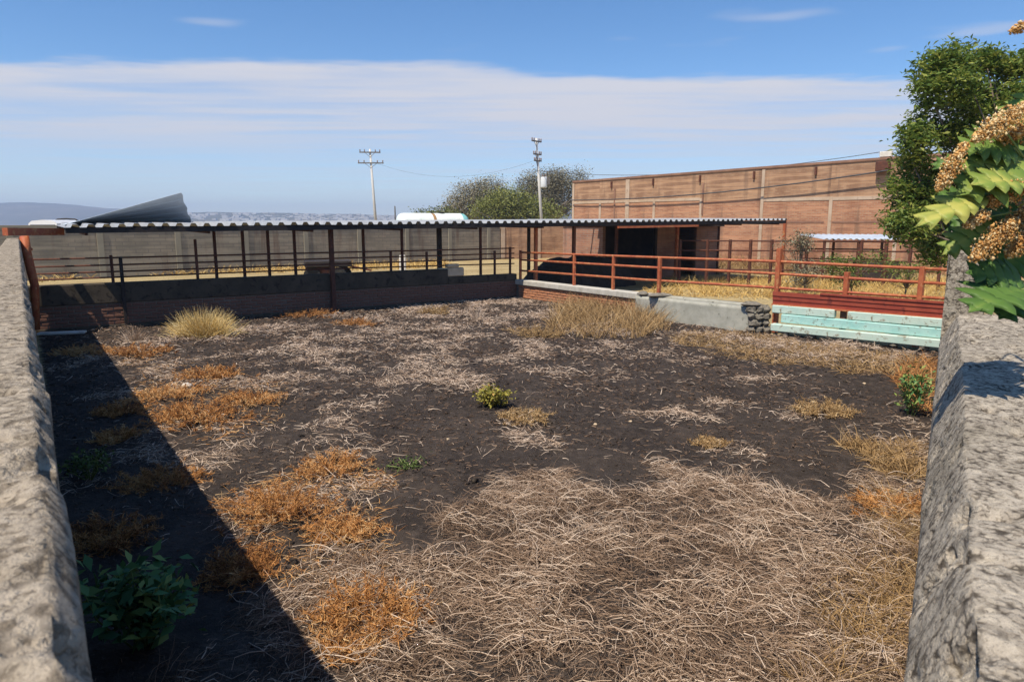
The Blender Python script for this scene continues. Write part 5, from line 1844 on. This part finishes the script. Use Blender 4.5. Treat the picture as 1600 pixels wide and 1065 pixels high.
def seed_head(root, p, q, r, seed, n=420, tint=0.55):
    """panicle: many little round heads around an axis p-q"""
    rg = np.random.default_rng(seed)
    p, q = np.asarray(p, float), np.asarray(q, float)
    t = rg.random(n)
    c = p + (q - p) * t[:, None]
    v = rg.normal(size=(n, 3)); v /= np.linalg.norm(v, axis=1)[:, None]
    lump = 0.65 + 0.5 * np.sin(t * 17 + rg.uniform(0, 6)) * 0.4
    c = c + v * (r * lump * rg.uniform(0.35, 1.0, n) * (0.5 + np.sin(np.clip(t, 0.03, 0.97) * math.pi)))[:, None]
    s_ = rg.gamma(3, 0.00055, n) + 0.0007
    oc = np.array([(1, 0, 0), (-1, 0, 0), (0, 1, 0), (0, -1, 0), (0, 0, 1), (0, 0, -1)], float)
    V = (c[:, None, :] + oc[None] * s_[:, None, None] * rg.uniform(0.45, 1.6, (n, 6, 1))).reshape(-1, 3)
    f = np.array([(0, 2, 4), (2, 1, 4), (1, 3, 4), (3, 0, 4), (2, 0, 5), (1, 2, 5), (3, 1, 5), (0, 3, 5)])
    F = ((np.arange(n) * 6)[:, None, None] + f[None]).reshape(-1, 3)
    np_mesh('seed_head', V, F, M_flower, root, np.repeat(np.clip(rg.normal(tint, 0.3, n), 0, 1), 6))


py_ = 1.72
def Q(px, py, dy=0.0):
    return D(px, py, py_ + dy)
base = np.array([1.72, 1.86, 0.0])
bp_ = thing('flowering_plant', base, 'big-leaved plant with orange seed heads leaning over the right wall', 'plant')
stm = [base, np.array([1.70, 1.86, 1.2]), np.array([1.62, 1.88, 1.95]), Q(1650, 330, 0.15), Q(1640, 230, 0.15), Q(1634, 120, 0.15), Q(1626, 60, 0.15)]
MB().tube(stm, [0.016, 0.014, 0.011, 0.009, 0.007, 0.005, 0.003], 8).build('stem', M_stem, bp_, True)
jn = Q(1648, 330, 0.14)
j2 = Q(1655, 440, 0.14)
LV = [  # stalk end, tip, length, half width, roll, tint, from
    ((1602, 248, .05), (1470, 300, -.10), 0.22, 0.105, -0.75, 0.66, jn), ((1545, 304, 0), (1412, 342, -.12), 0.21, 0.052, -0.7, 0.84, jn),
    ((1600, 452, -.02), (1488, 470, -.16), 0.19, 0.095, -0.35, 0.28, j2), ((1600, 440, .02), (1500, 405, -.05), 0.16, 0.065, -0.9, 0.22, j2),
    ((1585, 232, .06), (1500, 215, 0), 0.15, 0.075, -0.9, 0.45, jn), ((1570, 335, .10), (1462, 292, .10), 0.17, 0.07, -0.8, 0.36, jn),
    ((1612, 315, .06), (1560, 235, .04), 0.16, 0.075, -0.9, 0.60, jn), ((1560, 345, .08), (1478, 385, .08), 0.14, 0.06, -0.7, 0.74, jn),
    ((1606, 468, 0), (1550, 492, -.12), 0.13, 0.065, -0.4, 0.25, j2), ((1620, 210, .10), (1540, 262, .06), 0.16, 0.08, -0.8, 0.40, jn),
    ((1615, 390, .10), (1530, 432, .05), 0.15, 0.07, -0.6, 0.30, j2), ((1618, 285, .0), (1528, 268, -.06), 0.17, 0.085, -0.65, 0.72, jn),
    ((1540, 268, .02), (1470, 250, .06), 0.11, 0.05, -0.9, 0.3, jn), ((1625, 150, .1), (1560, 225, .06), 0.13, 0.065, -0.9, 0.5, jn),
    ((1600, 330, .14), (1500, 345, .16), 0.17, 0.08, -0.9, 0.2, jn), ((1600, 380, .14), (1520, 300, .18), 0.16, 0.08, -0.9, 0.25, jn)]
for i, (a_, t_, L_, W_, ro, ti, fr_) in enumerate(LV):
    place_leaf(bp_, Q(*a_), Q(*t_), L_, W_, ro, ti, i + 1, fr_)
HD = [((1522, 220, -.02), (1604, 166, 0), .036, 1300, .68), ((1466, 296, -.04), (1508, 226, -.02), .027, 900, .62), ((1520, 405, -.05), (1586, 345, -.04), .036, 1200, .48),
      ((1545, 318, -.02), (1606, 286, -.02), .034, 1000, .52), ((1508, 352, -.04), (1545, 333, -.04), .022, 450, .68), ((1580, 50, .02), (1614, 34, .05), .016, 300, .42),
      ((1575, 400, -.02), (1625, 345, 0), .034, 900, .45), ((1560, 215, .04), (1620, 200, .04), .032, 800, .5), ((1560, 372, .03), (1610, 325, .03), .034, 800, .36)]
for i, (a_, b2, r_, n_, ti) in enumerate(HD):
    seed_head(bp_, Q(*a_), Q(*b2), r_ * 0.85, i + 1, int(n_ * 1.6), ti + 0.16)
    m_ = (Q(*a_) + Q(*b2)) / 2
    st_ = Q(1626, 60, 0.15) if i == 5 else jn
    MB().tube([st_, (st_ + m_) / 2 + np.array([0, 0, 0.01]), m_], [0.004, 0.003, 0.002], 5).build('flower_stalk', M_stem, bp_, True)

# ------------------------------------------------------------------ small things on the floor
q = G(292, 607)
o = stone_mesh((q[0], q[1], 0.05), (0.075, 0.045, 0.035), 401).build('white_scrap', M_pale)
props(o, 'small white scrap lying among the orange weeds at left', 'scrap')
PEB = ['small pale stone on dark soil right of the yellow-green shrub, leftmost of two', 'small pale stone on dark soil right of the yellow-green shrub, rightmost of two',
       'tiny pale stone on dark soil below left of the yellow-green shrub', 'small pale stone among litter between yellow tuft and pen centre', 'small pale stone on the dark soil left of the upright leafy plant']
for i, (px, py, r_) in enumerate([(930, 664, .018), (985, 655, .016), (700, 690, .014), (450, 585, .02), (1350, 600, .02)]):
    q = G(px, py)
    o = stone_mesh((q[0], q[1], gz(q[0], q[1]) + r_ * 0.4), (r_ * 1.3, r_, r_ * 0.8), 420 + i).build('pebble', M_beige)
    props(o, PEB[i], 'stone', 'pale stones on the pen floor')

# clods of soil
def clods():
    rg = np.random.default_rng(88)
    n = 5200
    q = rg.uniform((-10.3, 2.8), (8.2, 20), (n, 2))
    k = inside(q[:, 0], q[:, 1], PEN) & (rg.random(n) < np.clip(fnoise(q[:, 0], q[:, 1], 1.1, 95, 3) * 2.4 - 0.7, 0.05, 1))
    q = q[k]
    n = len(q)
    r_ = rg.gamma(2.2, 0.0045, n) + 0.006
    oc = np.array([(1, 0, 0), (.6, .7, .25), (-.1, 1, 0), (-.8, .5, .2), (-1, -.3, 0), (-.3, -.95, .2), (.6, -.8, 0), (.1, .1, .85), (0, 0, -.5)])
    f = np.array([(i, (i + 1) % 7, 7) for i in range(7)] + [((i + 1) % 7, i, 8) for i in range(7)])
    V = oc[None] * r_[:, None, None] * rg.uniform(0.7, 1.3, (n, 9, 1))
    a = rg.uniform(0, 6.28, n)
    X = V[..., 0] * np.cos(a)[:, None] - V[..., 1] * np.sin(a)[:, None]
    Y = V[..., 0] * np.sin(a)[:, None] + V[..., 1] * np.cos(a)[:, None]
    P_ = np.stack([X + q[:, :1], Y + q[:, 1:], V[..., 2] + gz(q[:, 0], q[:, 1])[:, None] + 0.002], -1)
    F = ((np.arange(n) * 9)[:, None, None] + f[None]).reshape(-1, 3)
    o = np_mesh('soil_clods', P_.reshape(-1, 3), F, M_heap)
    props(o, 'loose crumbs of dark soil on the pen floor', kind='stuff')


clods()

# ------------------------------------------------------------------ haze
hz = bpy.data.meshes.new('haze')
mb = MB().box((0, 0, 49), (3550, 0, 0), (0, 3550, 0), (0, 0, 51))
hz.from_pydata(mb.v, [], mb.f)
mat = bpy.data.materials.new('haze_air')
mat.use_nodes = True
t = mat.node_tree
t.nodes.clear()
mo = t.nodes.new('ShaderNodeOutputMaterial')
pv = t.nodes.new('ShaderNodeVolumePrincipled')
pv.inputs['Color'].default_value = (0.60, 0.74, 1.0, 1)
pv.inputs['Density'].default_value = 0.00040
pv.inputs['Anisotropy'].default_value = 0.0
t.links.new(pv.outputs[0], mo.inputs['Volume'])
hz.materials.append(mat)
o = bpy.data.objects.new('haze', hz)
COL.objects.link(o)
o['kind'] = 'stuff'
